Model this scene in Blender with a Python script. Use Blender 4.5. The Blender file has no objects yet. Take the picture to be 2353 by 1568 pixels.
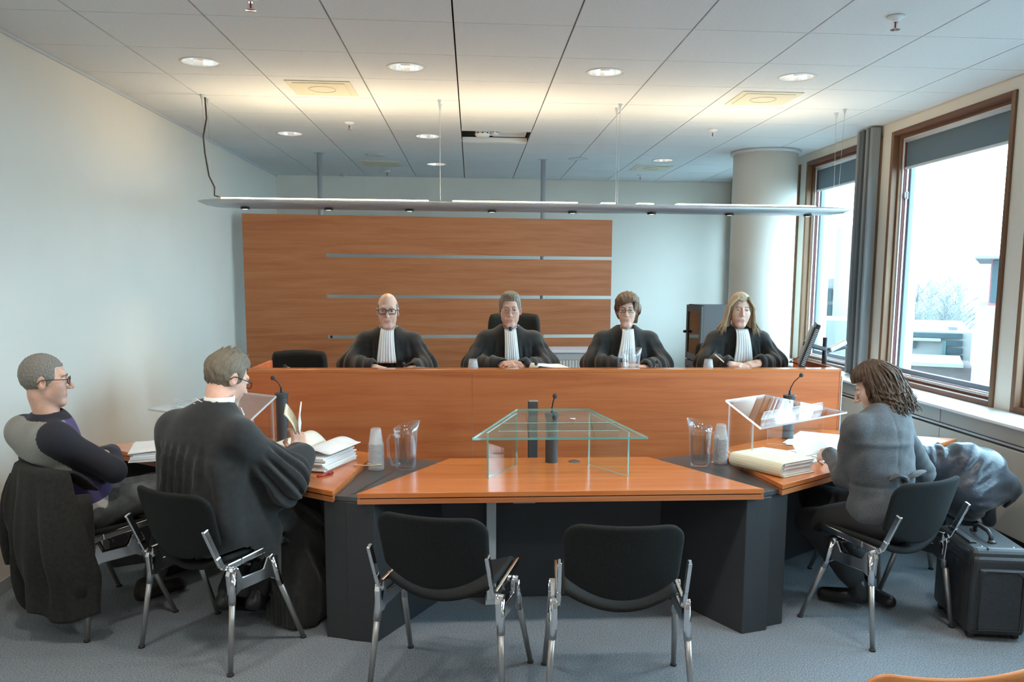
import bpy, bmesh, math, random
import numpy as np
from mathutils import Vector, Matrix
random.seed(7)
scene = bpy.context.scene
col = scene.collection
pi = math.pi

# ------------------------------------------------------------------ camera
HC = 1.70                                   # lens height above the carpet
FPX, PIT, YAW, ROLL, PX, PY = 1888.69, .1267, .0729, .0072, 1222.0, 882.76
IW, IH = 2353.0, 1568.0
_f = Vector((math.sin(YAW)*math.cos(PIT), math.cos(YAW)*math.cos(PIT), -math.sin(PIT)))
_r0 = Vector((math.cos(YAW), -math.sin(YAW), 0)); _u0 = _r0.cross(_f)
_r = math.cos(ROLL)*_r0 + math.sin(ROLL)*_u0
_u = -math.sin(ROLL)*_r0 + math.cos(ROLL)*_u0
cam_data = bpy.data.cameras.new('camera')
cam = bpy.data.objects.new('camera', cam_data); col.objects.link(cam)
cam.matrix_world = Matrix(((_r.x, _u.x, -_f.x, 0), (_r.y, _u.y, -_f.y, 0), (_r.z, _u.z, -_f.z, HC), (0, 0, 0, 1)))
cam_data.sensor_width = 36.0
cam_data.lens = 36.0*FPX/IW
cam_data.shift_x = -(PX-IW/2)/IW
cam_data.shift_y = (PY-IH/2)/IW
cam_data.clip_start = .05; cam_data.clip_end = 500
scene.camera = cam

# ------------------------------------------------------------------ world, exposure
scene.view_settings.view_transform = 'Standard'
scene.view_settings.look = 'None'
scene.view_settings.gamma = 1.0
scene.view_settings.use_curve_mapping = False
scene.view_settings.exposure = EXPOSURE = 0.5
world = bpy.data.worlds.new('overcast_sky'); scene.world = world
world.use_nodes = True
_bg = world.node_tree.nodes['Background']
_bg.inputs['Color'].default_value = (.53, .82, 1.0, 1)
_bg.inputs['Strength'].default_value = 12.0

# ------------------------------------------------------------------ pixel helpers (photo frame 2353 x 1568)
def ray(px, py): return _f + (px-PX)/FPX*_r - (py-PY)/FPX*_u
CAM = Vector((0, 0, HC))
def at(px, py, Y): d = ray(px, py); return CAM + d*(Y/d.y)
def atz(px, py, z): d = ray(px, py); return CAM + d*((z-HC)/d.z)
def atx(px, py, x): d = ray(px, py); return CAM + d*(x/d.x)

# ------------------------------------------------------------------ object helpers
def tag(o, label=None, cat=None, group=None, kind=None):
    if label: o['label'] = label
    if cat: o['category'] = cat
    if group: o['group'] = group
    if kind: o['kind'] = kind
    return o
def empty(name, loc=(0, 0, 0), rz=0, label=None, cat=None, group=None, kind=None, parent=None):
    o = bpy.data.objects.new(name, None); col.objects.link(o)
    o.empty_display_size = .1
    o.location = loc; o.rotation_euler = (0, 0, rz); o.parent = parent
    return tag(o, label, cat, group, kind)
def copy_tree(o, parent=None):
    c = o.copy(); col.objects.link(c); c.parent = parent
    for ch in o.children: copy_tree(ch, c)
    return c
def link(name, me, mat=None, parent=None, loc=None, rot=None):
    o = bpy.data.objects.new(name, me); col.objects.link(o)
    if mat is not None and not me.materials:
        for m in (mat if isinstance(mat, (list, tuple)) else [mat]): me.materials.append(m)
    o.parent = parent
    if loc is not None: o.location = loc
    if rot is not None: o.rotation_euler = rot
    return o

class MB:
    """collects geometry for ONE mesh object"""
    def __init__(s): s.v = []; s.f = []
    def add(s, vs, fs):
        n = len(s.v); s.v += [tuple(p) for p in vs]; s.f += [tuple(i+n for i in f) for f in fs]; return s
    def box(s, x0, x1, y0, y1, z0, z1, M=None):
        vs = [Vector((x, y, z)) for z in (z0, z1) for y in (y0, y1) for x in (x0, x1)]
        if M is not None: vs = [M @ p for p in vs]
        return s.add(vs, [(0, 2, 3, 1), (4, 5, 7, 6), (0, 1, 5, 4), (1, 3, 7, 5), (3, 2, 6, 7), (2, 0, 4, 6)])
    def bar(s, a, b, w, h, up=(0, 0, 1)):
        a = Vector(a); b = Vector(b); d = (b-a); L = d.length; d.normalize()
        x = d.cross(Vector(up)); 
        if x.length < 1e-5: x = Vector((1, 0, 0))
        x.normalize(); z = x.cross(d)
        vs = []
        for t in (a, b):
            for (i, j) in ((-1, -1), (1, -1), (1, 1), (-1, 1)): vs.append(t + x*(i*w/2) + z*(j*h/2))
        return s.add(vs, [(3, 2, 1, 0), (4, 5, 6, 7), (0, 1, 5, 4), (1, 2, 6, 5), (2, 3, 7, 6), (3, 0, 4, 7)])
    def prism(s, poly, z0, z1, M=None):
        n = len(poly)
        a = sum(poly[i][0]*poly[(i+1) % n][1]-poly[(i+1) % n][0]*poly[i][1] for i in range(n))
        if a < 0: poly = poly[::-1]
        vs = [Vector((p[0], p[1], z0)) for p in poly] + [Vector((p[0], p[1], z1)) for p in poly]
        if M is not None: vs = [M @ p for p in vs]
        return s.add(vs, [tuple(range(n))[::-1], tuple(range(n, 2*n))] + [(i, (i+1) % n, n+(i+1) % n, n+i) for i in range(n)])
    def tube(s, pts, r, n=10, caps=True, flat=1.0):
        pts = [Vector(p) for p in pts]; m = len(pts)
        rs = r if isinstance(r, (list, tuple)) else [r]*m
        ref = None; vs = []
        for i, p in enumerate(pts):
            d = (pts[min(i+1, m-1)]-pts[max(i-1, 0)]).normalized()
            if ref is None:
                ref = Vector((0, 0, 1)) if abs(d.z) < .9 else Vector((1, 0, 0))
            x = ref.cross(d)
            if x.length < 1e-6: x = Vector((0, 1, 0)).cross(d)
            x.normalize(); y = d.cross(x); ref = y
            for k in range(n):
                a = 2*pi*k/n; vs.append(p + x*(math.cos(a)*rs[i]) + y*(math.sin(a)*rs[i]*flat))
        fs = []
        for i in range(m-1):
            for k in range(n):
                k2 = (k+1) % n; fs.append((i*n+k, i*n+k2, (i+1)*n+k2, (i+1)*n+k))
        if caps: fs += [tuple(range(n))[::-1], tuple(range((m-1)*n, m*n))]
        return s.add(vs, fs)
    def lathe(s, prof, n=24, c=(0, 0, 0), M=None, close=False):
        vs = []; fs = []; m = len(prof)
        for (r, z) in prof:
            for k in range(n):
                a = 2*pi*k/n; p = Vector((c[0]+r*math.cos(a), c[1]+r*math.sin(a), c[2]+z)); vs.append(M @ p if M is not None else p)
        for i in range(m-1 if not close else m):
            j = (i+1) % m
            for k in range(n):
                k2 = (k+1) % n; fs.append((i*n+k, i*n+k2, j*n+k2, j*n+k))
        if not close:
            if prof[0][0] > 1e-6: fs.append(tuple(range(n))[::-1])
            if prof[-1][0] > 1e-6: fs.append(tuple(range((m-1)*n, m*n)))
        return s.add(vs, fs)
    def grid(s, fn, nu, nv):
        vs = [fn(i/(nu-1), j/(nv-1)) for j in range(nv) for i in range(nu)]
        return s.add(vs, [(j*nu+i, j*nu+i+1, (j+1)*nu+i+1, (j+1)*nu+i) for j in range(nv-1) for i in range(nu-1)])
    def ball(s, c, r, nu=14, nv=9):
        r = r if isinstance(r, (tuple, list)) else (r, r, r)
        vs = [(c[0]+r[0]*math.sin(pi*(j+.0)/nv)*math.cos(2*pi*i/nu), c[1]+r[1]*math.sin(pi*j/nv)*math.sin(2*pi*i/nu), c[2]-r[2]*math.cos(pi*j/nv)) for j in range(nv+1) for i in range(nu)]
        return s.add(vs, [(j*nu+i, j*nu+(i+1) % nu, (j+1)*nu+(i+1) % nu, (j+1)*nu+i) for j in range(nv) for i in range(nu)])
    def mesh(s, name, smooth=False):
        me = bpy.data.meshes.new(name); me.from_pydata(s.v, [], s.f)
        bm = bmesh.new(); bm.from_mesh(me)
        bmesh.ops.remove_doubles(bm, verts=bm.verts, dist=1e-6)
        bmesh.ops.recalc_face_normals(bm, faces=bm.faces)
        bm.to_mesh(me); bm.free(); me.update()
        if smooth:
            me.polygons.foreach_set('use_smooth', [True]*len(me.polygons))
        return me
    def build(s, name, mat, parent=None, smooth=False, bevel=0, loc=None, rot=None, solid=0, sub=0, seg=2, auto=False):
        me = s.mesh(name, smooth or auto)
        o = link(name, me, mat, parent, loc, rot)
        if solid:
            m = o.modifiers.new('solid', 'SOLIDIFY'); m.thickness = solid; m.offset = 0
        if sub:
            m = o.modifiers.new('sub', 'SUBSURF'); m.levels = sub; m.render_levels = sub
        if bevel:
            m = o.modifiers.new('bevel', 'BEVEL'); m.width = bevel; m.segments = seg; m.limit_method = 'ANGLE'; m.angle_limit = .6
        if auto:
            try: me.set_sharp_from_angle(angle=math.radians(38))
            except Exception: pass
        return o

def rotz(a, loc=(0, 0, 0)): return Matrix.Translation(loc) @ Matrix.Rotation(a, 4, 'Z')

# ------------------------------------------------------------------ materials
def srgb(r, g, b):
    return tuple(((c/255)/12.92 if c/255 <= .04045 else ((c/255+.055)/1.055)**2.4) for c in (r, g, b))
def pbr(name, c, rough=.5, metal=0, spec=.5, **kw):
    m = bpy.data.materials.new(name); m.use_nodes = True
    b = m.node_tree.nodes['Principled BSDF']
    b.inputs['Base Color'].default_value = (*c, 1); b.inputs['Roughness'].default_value = rough
    b.inputs['Metallic'].default_value = metal; b.inputs['Specular IOR Level'].default_value = spec
    for k, v in kw.items(): b.inputs[k.replace('_', ' ')].default_value = v
    return m
def nodes(m): return m.node_tree.nodes, m.node_tree.links, m.node_tree.nodes['Principled BSDF']
def noise_col(m, c1, c2, scale=(1, 1, 1), size=5, detail=4, lo=.3, hi=.7, bump=0, bsize=None, dist=.01, rough=.5, coord='Object', distort=0):
    N, L, B = nodes(m)
    tc = N.new('ShaderNodeTexCoord'); mp = N.new('ShaderNodeMapping'); mp.inputs['Scale'].default_value = scale
    L.new(tc.outputs[coord], mp.inputs['Vector'])
    n = N.new('ShaderNodeTexNoise'); n.inputs['Scale'].default_value = size; n.inputs['Detail'].default_value = detail; n.inputs['Roughness'].default_value = rough
    n.inputs['Distortion'].default_value = distort
    L.new(mp.outputs[0], n.inputs['Vector'])
    r = N.new('ShaderNodeValToRGB'); r.color_ramp.elements[0].position = lo; r.color_ramp.elements[1].position = hi
    r.color_ramp.elements[0].color = (*c1, 1); r.color_ramp.elements[1].color = (*c2, 1)
    L.new(n.outputs[0], r.inputs[0]); L.new(r.outputs[0], B.inputs['Base Color'])
    if bump:
        n2 = n
        if bsize:
            n2 = N.new('ShaderNodeTexNoise'); n2.inputs['Scale'].default_value = bsize; n2.inputs['Detail'].default_value = 3
            L.new(mp.outputs[0], n2.inputs['Vector'])
        bp = N.new('ShaderNodeBump'); bp.inputs['Strength'].default_value = bump; bp.inputs['Distance'].default_value = dist
        L.new(n2.outputs[0], bp.inputs['Height']); L.new(bp.outputs[0], B.inputs['Normal'])
    return m
def wood(name, dark, mid, light, rough=.35, axis='X', spec=.5, coat=0.0):
    m = pbr(name, mid, rough, spec=spec, Coat_Weight=coat, Coat_Roughness=.12)
    N, L, B = nodes(m)
    tc = N.new('ShaderNodeTexCoord'); mp = N.new('ShaderNodeMapping')
    mp.inputs['Scale'].default_value = {'X': (.55, 9, 9), 'Y': (9, .55, 9), 'Z': (9, 9, .55)}[axis]
    L.new(tc.outputs['Object'], mp.inputs['Vector'])
    n1 = N.new('ShaderNodeTexNoise'); n1.inputs['Scale'].default_value = 1.7; n1.inputs['Detail'].default_value = 6; n1.inputs['Roughness'].default_value = .6; n1.inputs['Distortion'].default_value = .6
    L.new(mp.outputs[0], n1.inputs['Vector'])
    mp2 = N.new('ShaderNodeMapping'); mp2.inputs['Scale'].default_value = {'X': (4, 160, 160), 'Y': (160, 4, 160), 'Z': (160, 160, 4)}[axis]
    L.new(tc.outputs['Object'], mp2.inputs['Vector'])
    n2 = N.new('ShaderNodeTexNoise'); n2.inputs['Scale'].default_value = 1.0; n2.inputs['Detail'].default_value = 2
    L.new(mp2.outputs[0], n2.inputs['Vector'])
    mx = N.new('ShaderNodeMath'); mx.operation = 'MULTIPLY_ADD'; mx.inputs[1].default_value = .28; 
    L.new(n2.outputs[0], mx.inputs[0]); L.new(n1.outputs[0], mx.inputs[2])
    r = N.new('ShaderNodeValToRGB'); e = r.color_ramp.elements
    e[0].position = .42; e[0].color = (*dark, 1); e[1].position = .86; e[1].color = (*light, 1)
    k = e.new(.62); k.color = (*mid, 1)
    L.new(mx.outputs[0], r.inputs[0]); L.new(r.outputs[0], B.inputs['Base Color'])
    return m
def thin_glass(name, tint, rough=.02, ior=1.45, refl=1.0):
    """sheet glass: straight-through transmission plus Fresnel mirror"""
    m = bpy.data.materials.new(name); m.use_nodes = True
    N = m.node_tree.nodes; L = m.node_tree.links; N.clear()
    out = N.new('ShaderNodeOutputMaterial'); mix = N.new('ShaderNodeMixShader')
    t = N.new('ShaderNodeBsdfTransparent'); t.inputs[0].default_value = (*tint, 1)
    g = N.new('ShaderNodeBsdfGlossy'); g.inputs['Roughness'].default_value = rough; g.inputs['Color'].default_value = (refl, refl, refl, 1)
    lw = N.new('ShaderNodeLayerWeight'); lw.inputs['Blend'].default_value = .5
    pw = N.new('ShaderNodeMath'); pw.operation = 'POWER'; pw.inputs[1].default_value = 5
    f0 = ((ior-1)/(ior+1))**2
    ma = N.new('ShaderNodeMath'); ma.operation = 'MULTIPLY_ADD'; ma.inputs[1].default_value = 1-f0; ma.inputs[2].default_value = f0
    L.new(lw.outputs['Facing'], pw.inputs[0]); L.new(pw.outputs[0], ma.inputs[0])
    L.new(ma.outputs[0], mix.inputs[0]); L.new(t.outputs[0], mix.inputs[1]); L.new(g.outputs[0], mix.inputs[2]); L.new(mix.outputs[0], out.inputs[0])
    return m

M = {}
M['wall'] = noise_col(pbr('wall_paint', (.8, .77, .72), .85), (.745, .685, .60), (.775, .715, .63), size=1.5, bump=.05, bsize=240, dist=.002)
M['ceil'] = noise_col(pbr('ceiling_tile', (.8, .8, .8), .9), (.725, .74, .75), (.765, .78, .79), size=60, bump=.08, bsize=300, dist=.001)
M['void'] = pbr('ceiling_void', (.03, .03, .03), .9)
M['joint'] = pbr('ceiling_joint', (.10, .095, .09), .9)
M['carpet'] = noise_col(pbr('carpet', (.25, .25, .26), .95, spec=.1), (.155, .178, .20), (.40, .445, .485), size=165, detail=4, lo=.34, hi=.68, bump=1.0, bsize=230, dist=.010)
M['panelwood'] = wood('cherry_panel', srgb(174, 100, 60), srgb(189, 113, 70), srgb(200, 128, 84), .5, spec=.3)
M['benchwood'] = wood('cherry_bench', srgb(178, 96, 56), srgb(196, 111, 64), srgb(206, 124, 76), .45, spec=.3)
M['deskwood'] = wood('cherry_desk', srgb(182, 98, 46), srgb(198, 113, 56), srgb(208, 127, 69), .26, spec=.5, coat=.25)
M['edgewood'] = wood('cherry_edge', srgb(160, 90, 52), srgb(180, 108, 64), srgb(194, 124, 78), .4)
M['framewood'] = wood('window_wood', srgb(96, 66, 48), srgb(120, 86, 62), srgb(140, 106, 78), .45, axis='Z', spec=.3)
M['framewoodh'] = wood('window_wood_rail', srgb(86, 52, 38), srgb(106, 68, 50), srgb(124, 84, 62), .45, axis='Y', spec=.3)
M['dark'] = noise_col(pbr('desk_anthracite', (.03, .032, .035), .5), (.026, .028, .031), (.036, .038, .042), size=180, detail=2)
M['tray'] = pbr('tray_anthracite', (.07, .072, .076), .32)
M['black'] = pbr('black_plastic', (.018, .018, .019), .45)
M['rubber'] = pbr('rubber', (.03, .03, .03), .7)
M['fabric'] = noise_col(pbr('black_upholstery', (.02, .021, .02), .9, spec=.25), (.008, .009, .009), (.020, .022, .022), size=260, detail=3, bump=.35, bsize=500, dist=.002)
M['alu'] = pbr('polished_aluminium', (.80, .80, .81), .13, 1.0)
M['steel'] = pbr('grey_leg_tube', (.42, .41, .40), .35, .85)
M['grey'] = pbr('grey_metal', (.42, .43, .45), .45, .2)
M['lgrey'] = pbr('light_grey_metal', (.60, .62, .64), .45)
M['white'] = pbr('white_plastic', (.82, .82, .80), .5)
M['offwhite'] = pbr('cream_plastic', (.76, .72, .60), .6)
M['paper'] = noise_col(pbr('paper', (.86, .86, .85), .8), (.82, .82, .81), (.90, .90, .89), size=8)
M['cream'] = noise_col(pbr('cream_card', (.78, .74, .58), .8), (.70, .66, .48), (.78, .75, .60), scale=(1, 1, 14), size=9)
M['acrylic'] = thin_glass('clear_acrylic', (.97, .98, .985), .02, 1.49)
M['glass'] = thin_glass('sheet_glass', (.93, .975, .96), .015, 1.5)
M['glassedge'] = pbr('glass_edge', (.22, .60, .54), .15, Transmission_Weight=.45, IOR=1.5)
M['acryledge'] = pbr('acrylic_edge', (.86, .91, .96), .25, Transmission_Weight=.5, IOR=1.49)
M['pane'] = thin_glass('window_pane', (.95, .975, .985), .01, 1.45, .6)
M['clear'] = thin_glass('clear_plastic_lit_rim', (.95, .97, .98), .025, 1.75)
_N = M['clear'].node_tree.nodes; _L = M['clear'].node_tree.links
_lw = _N.new('ShaderNodeLayerWeight'); _p = _N.new('ShaderNodeMath'); _p.operation = 'POWER'; _p.inputs[1].default_value = 2.2; _q = _N.new('ShaderNodeMath'); _q.operation = 'MULTIPLY'; _q.inputs[1].default_value = .34
_d = _N.new('ShaderNodeBsdfPrincipled'); _d.inputs['Base Color'].default_value = (.86, .89, .93, 1); _d.inputs['Roughness'].default_value = .15  # whitish rim mixed in at grazing angles, imitating bright edge highlights
_m = _N.new('ShaderNodeMixShader'); _o = [n for n in _N if n.type == 'OUTPUT_MATERIAL'][0]; _prev = _o.inputs[0].links[0].from_socket
_L.new(_lw.outputs['Facing'], _p.inputs[0]); _L.new(_p.outputs[0], _q.inputs[0]); _L.new(_q.outputs[0], _m.inputs[0]); _L.new(_prev, _m.inputs[1]); _L.new(_d.outputs[0], _m.inputs[2]); _L.new(_m.outputs[0], _o.inputs[0])
M['water'] = thin_glass('water', (.88, .92, .95), .01, 1.6)
M['cup'] = pbr('cup_plastic', (.90, .93, .95), .2, Transmission_Weight=.75, IOR=1.2)
M['red'] = pbr('red_plastic', (.45, .03, .03), .35)
M['chrome'] = pbr('chrome', (.9, .9, .92), .06, 1.0)

# =================================================================== THE ROOM
XL, XR, YB, YR, ZC = -2.53, 3.49, 11.10, -2.6, 3.016
T = .63; GX0, GY0 = -1.984, 4.472
WIN = [(5.215, 6.79), (6.965, 8.54), (3.455, 5.03), (8.725, 10.95), (1.695, 3.27)]
WZ0, WZ1 = .865, 2.93

def struct(o): o['kind'] = 'structure'; return o
struct(MB().box(XL-.3, XR+.3, YR-.2, YB+.2, -.12, 0).build('floor', M['carpet']))
struct(MB().box(XL-.2, XL, YR-.2, YB+.2, 0, ZC+.35).build('wall_left', M['wall']))
struct(MB().box(XL-.2, XR+.5, YB, YB+.2, 0, ZC+.35).build('wall_back', M['wall']))
struct(MB().box(XL-.2, XR+.5, YR-.2, YR, 0, ZC+.35).build('wall_rear', M['wall']))
w = MB()
w.box(XR, XR+.28, YR, YB, WZ1, ZC+.35).box(XR+.01, XR+.28, YR, YB, 0, WZ0)
edges = [YR] + sorted(sum([list(x) for x in WIN], [])) + [YB]
for a, b in zip(edges[0::2], edges[1::2]): w.box(XR, XR+.28, a, b, WZ0, WZ1)
struct(w.build('wall_right', M['wall']))
struct(MB().box(XL, XL+.012, YR, YB, 0, .075).build('baseboard_left', M['grey'], bevel=.003))
struct(MB().box(XL+.012, XR, YB-.012, YB, 0, .075).build('baseboard_back', M['grey'], bevel=.003))

# ---- ceiling: a slab that carries single tiles with open joints
xs = [XL+.012] + [GX0+T*i for i in range(9)] + [XR-.004]
js = list(range(-11, 11)); ys = [GY0+T*j for j in js] + [YB-.004]
ys[0] = max(ys[0], YR)
OX0, OX1, OY0, OY1 = GX0+3*T, GX0+4*T, GY0+5*T, GY0+6*T
c = MB()
for (a, b, d, e) in ((XL, OX0, YR, YB), (OX1, XR, YR, YB), (OX0, OX1, YR, OY0), (OX0, OX1, OY1, YB)):
    c.box(a, b, d, e, ZC+.14, ZC+.17)
ceil = struct(c.build('ceiling', M['joint']))
GAPX, GAPY = .0045, .0028
def tile_mesh(sx, sy, hole=0):
    m = MB(); hx, hy = sx/2-GAPX, sy/2-GAPY
    if not hole: m.box(-hx, hx, -hy, hy, 0, .018)
    else:
        n = 32; vs = []
        for k in range(n):
            a = 2*pi*(k+.5)/n; ca, sa = math.cos(a), math.sin(a)
            s = min(hx/max(abs(ca), 1e-6), hy/max(abs(sa), 1e-6))
            vs.append((ca*s, sa*s)); 
        corner = [(hx, hy), (-hx, hy), (-hx, -hy), (hx, -hy)]
        for cx_, cy_ in corner:
            k = min(range(n), key=lambda i: (vs[i][0]-cx_)**2+(vs[i][1]-cy_)**2); vs[k] = (cx_, cy_)
        inn = [(hole*math.cos(2*pi*(k+.5)/n), hole*math.sin(2*pi*(k+.5)/n)) for k in range(n)]
        V = [(x, y, 0) for x, y in vs]+[(x, y, 0) for x, y in inn]+[(x, y, .018) for x, y in vs]+[(x, y, .018) for x, y in inn]
        F = []
        for k in range(n):
            q = (k+1) % n
            F += [(k, n+k, n+q, q), (2*n+k, 2*n+q, 3*n+q, 3*n+k), (n+k, 3*n+k, 3*n+q, n+q), (k, q, 2*n+q, 2*n+k)]
        m.add(V, F)
    return m.mesh('tile')
DOWN = [(-1.669, 5.417), (-.409, 5.417), (.851, 5.417), (2.111, 5.417), (-1.669, 7.937), (-.409, 7.937), (-.409, 9.827), (2.111, 9.197),
        (-1.669, 2.897), (-.409, 2.897), (.851, 2.897), (2.111, 2.897), (-1.669, .377), (-.409, .377), (.851, .377), (2.111, .377)]
cache = {}
for i in range(len(xs)-1):
    for j in range(len(ys)-1):
        x0, x1, y0, y1 = xs[i], xs[i+1], ys[j], ys[j+1]
        cx_, cy_ = (x0+x1)/2, (y0+y1)/2
        if abs(cx_-(OX0+OX1)/2) < .1 and abs(cy_-(OY0+OY1)/2) < .1: continue
        h = .112 if any(abs(cx_-a) < .05 and abs(cy_-b) < .05 for a, b in DOWN) else 0
        key = (round(x1-x0, 3), round(y1-y0, 3), h)
        if key not in cache: cache[key] = tile_mesh(x1-x0, y1-y0, h)
        link('tile', cache[key], M['ceil'], ceil, (cx_, cy_, ZC))
# backing above the downlight holes is dark slab; open cell: metal tray with rails
v = MB(); z1 = ZC+.30
v.box(OX0-.02, OX0, OY0, OY1, ZC+.018, z1).box(OX1, OX1+.02, OY0, OY1, ZC+.018, z1).box(OX0, OX1, OY0-.02, OY0, ZC+.018, z1).box(OX0, OX1, OY1, OY1+.02, ZC+.018, z1).box(OX0-.02, OX1+.02, OY0-.02, OY1+.02, z1, z1+.02)
v.build('ceiling_void', M['void'], ceil)
rail = MB(); rail.box(OX0, OX1, OY1-.03, OY1-.005, ZC+.004, ZC+.05).box(OX0, OX1, OY0+.30, OY0+.33, ZC+.06, ZC+.10).box(OX0+.02, OX0+.36, OY0+.04, OY0+.28, ZC+.11, ZC+.125)
rail.box(OX0+.30, OX1-.02, OY0+.34, OY1-.06, ZC+.05, ZC+.065)
rail.build('ceiling_rail', M['white'], ceil, bevel=.003)
struct(MB().box(XL+.0, XL+.014, YR, YB, ZC-.018, ZC+.01).build('trim_1', M['lgrey']))

# ---- downlights
ringm = pbr('downlight_ring', (.72, .71, .68), .4); reflm = pbr('facet_reflector', (.95, .95, .95), .18, .72)
lampglow = pbr('lamp_tube', (.9, .88, .8), .4)
lampglow.node_tree.nodes['Principled BSDF'].inputs['Emission Color'].default_value = (1, .93, .82, 1)
lampglow.node_tree.nodes['Principled BSDF'].inputs['Emission Strength'].default_value = 3.5
ring = MB().lathe([(.108, .012), (.108, -.003), (.122, -.004), (.124, .0)], 40, close=True).mesh('ring', True)
refl = MB()
nf = 22
prof = [(.108, .004), (.104, .035), (.092, .075), (.066, .11), (.03, .125)]
refl.lathe(prof+[(0, .127)], nf)
refl.f = [q for q in refl.f if len(q) == 4]
refl = refl.mesh('reflector')
bulb = MB().tube([(-.06, .02, .055), (.06, .02, .055)], .010, 8).tube([(-.06, -.02, .055), (.06, -.02, .055)], .010, 8).mesh('bulb', True)
names = ['second from the left wall', 'above the left aisle']
dl = {(-1.669, 5.417): 'round recessed ceiling downlight nearest the left wall, front row', (-.409, 5.417): 'round recessed downlight second from the left in the front row',
      (.851, 5.417): 'round recessed downlight third from the left in the front row', (2.111, 5.417): 'round recessed downlight nearest the windows in the front row',
      (-1.669, 7.937): 'small round downlight near the left wall in the second row', (-.409, 7.937): 'round downlight left of the missing ceiling tile',
      (-.409, 9.827): 'small far downlight near the back wall behind the lamp wires', (2.111, 9.197): 'small far downlight beside the far air vent on the right'}
for (x, y) in DOWN:
    if y < 4.5: continue
    e = empty('downlight', (x, y, ZC), 0, dl[(x, y)], 'ceiling light', 'recessed downlights')
    link('trim_ring', ring, ringm, e); link('reflector', refl, reflm, e); link('bulb', bulb, lampglow, e)
for (x, y) in DOWN:                         # the rows over the public seats, outside the frame
    if y > 4.5: continue
    e = empty('downlight', (x, y, ZC), 0, 'round recessed downlight over the public seats, %s row, %s column' % ('front' if y > 2 else 'rear', {-1.669: 'first', -.409: 'second', .851: 'third', 2.111: 'fourth'}[x]), 'ceiling light', 'recessed downlights')
    link('trim_ring', ring, ringm, e); link('reflector', refl, reflm, e); link('bulb', bulb, lampglow, e)
    ld = bpy.data.lights.new('downlight_lamp', 'SPOT'); ld.energy = 48; ld.color = (1, .92, .82); ld.spot_size = 2.5; ld.spot_blend = .8; ld.shadow_soft_size = .09
    lo = bpy.data.objects.new('downlight_lamp', ld); col.objects.link(lo); lo.parent = e; lo.location = (0, 0, -.01)

# ---- air vents, sprinklers, detectors
vp = MB().box(-.218, .218, -.218, .218, -.006, 0).mesh('vent_frame')
vq = MB().box(-.175, .175, -.175, .175, -.010, -.006).mesh('vent_plate')
vr = MB().lathe([(.088, -.0098), (.088, -.0125), (.095, -.0125), (.095, -.0098)], 40, close=True).mesh('vent_ring', True)
ventm = pbr('vent_cream', (.70, .66, .52), .6); ventr = pbr('vent_ring', (.62, .585, .46), .6)
for (x, y, t) in ((-1.039, 6.047, 'cream square air vent in the warm lamp glow on the left'), (2.111, 6.047, 'cream square air vent with round grille near the windows'),
                  (-1.039, 9.827, 'grey looking square air vent near the back wall, left'), (2.111, 9.827, 'pale square air vent near the back wall beside the pillar')):
    e = empty('air_vent', (x, y, ZC), 0, t, 'air vent', 'ceiling air vents')
    link('frame', vp, ventm, e); link('plate', vq, ventm, e); link('grille_ring', vr, ventr, e)
sb = MB().lathe([(.0, .0), (.042, -.001), (.044, -.006), (.03, -.016), (.016, -.018), (.016, -.02)], 24).mesh('rose', True)
sn = MB().tube([(0, 0, -.015), (0, 0, -.03)], .013, 10).bar((-.012, 0, -.03), (-.009, 0, -.062), .005, .005).bar((.012, 0, -.03), (.009, 0, -.062), .005, .005).lathe([(0, -.062), (.022, -.062), (.024, -.066), (0, -.067)], 16).mesh('nozzle')
sg = MB().tube([(0, 0, -.03), (0, 0, -.06)], .0045, 8).mesh('bulb', True)
for (x, y, t) in ((-1.039, 4.157, 'sprinkler head at the top edge, left of the centre'), (-1.039, 7.307, 'sprinkler head behind the left air vent'), (2.111, 4.157, 'nearest sprinkler head with red bulb at upper right'),
                  (2.111, 7.307, 'sprinkler head behind the right air vent'), (-1.039, 10.457, 'far sprinkler head by the back wall, left'), (2.111, 10.457, 'far sprinkler head by the back wall, right')):
    e = empty('sprinkler', (x, y, ZC), 0, t, 'sprinkler', 'ceiling sprinklers')
    link('rose', sb, M['white'], e); link('nozzle', sn, M['chrome'], e); link('bulb', sg, M['red'], e)
det = MB().lathe([(0, 0), (.05, 0), (.052, -.012), (.056, -.014), (.056, -.026), (.046, -.040), (.022, -.046), (0, -.046)], 24).mesh('housing', True)
slot = MB()
for k in range(10):
    a = 2*pi*k/10; slot.box(-.006, .006, .0535, .0575, -.024, -.017, rotz(a))
slot = slot.mesh('slots')
for (x, y, z, s, t) in ((.10, 7.80, ZC+.035, 1.3, 'large white smoke detector hanging in the open ceiling tile'), (.20, 7.92, ZC+.06, 1.0, 'small white smoke detector right of the larger one in the open tile'), (-1.625, 10.90, ZC, .9, 'smoke detector on the ceiling at the back wall')):
    e = empty('smoke_detector', (x, y, z), 0, t, 'smoke detector'); e.scale = (s, s, s)
    link('housing', det, M['white'], e); link('slots', slot, M['black'], e)
    if z > ZC: MB().tube([(0, 0, 0), (0, 0, .24)], .008, 8).build('stem', M['white'], e)
spk = MB().lathe([(0, -.003), (.085, -.003), (.09, 0), (.105, -.001), (.105, -.006), (.098, -.007), (.085, -.005), (0, -.005)], 32).mesh('speaker', True)
for (x, y, t) in ((-1.039, 9.197, 'flat round ceiling speaker in front of the far left vent'), (1.481-.315, 9.197, 'flat round ceiling speaker left of the far right downlight')):
    tag(link('ceiling_speaker', spk, M['lgrey'], None, (x, y, ZC)), t, 'speaker')

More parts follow.
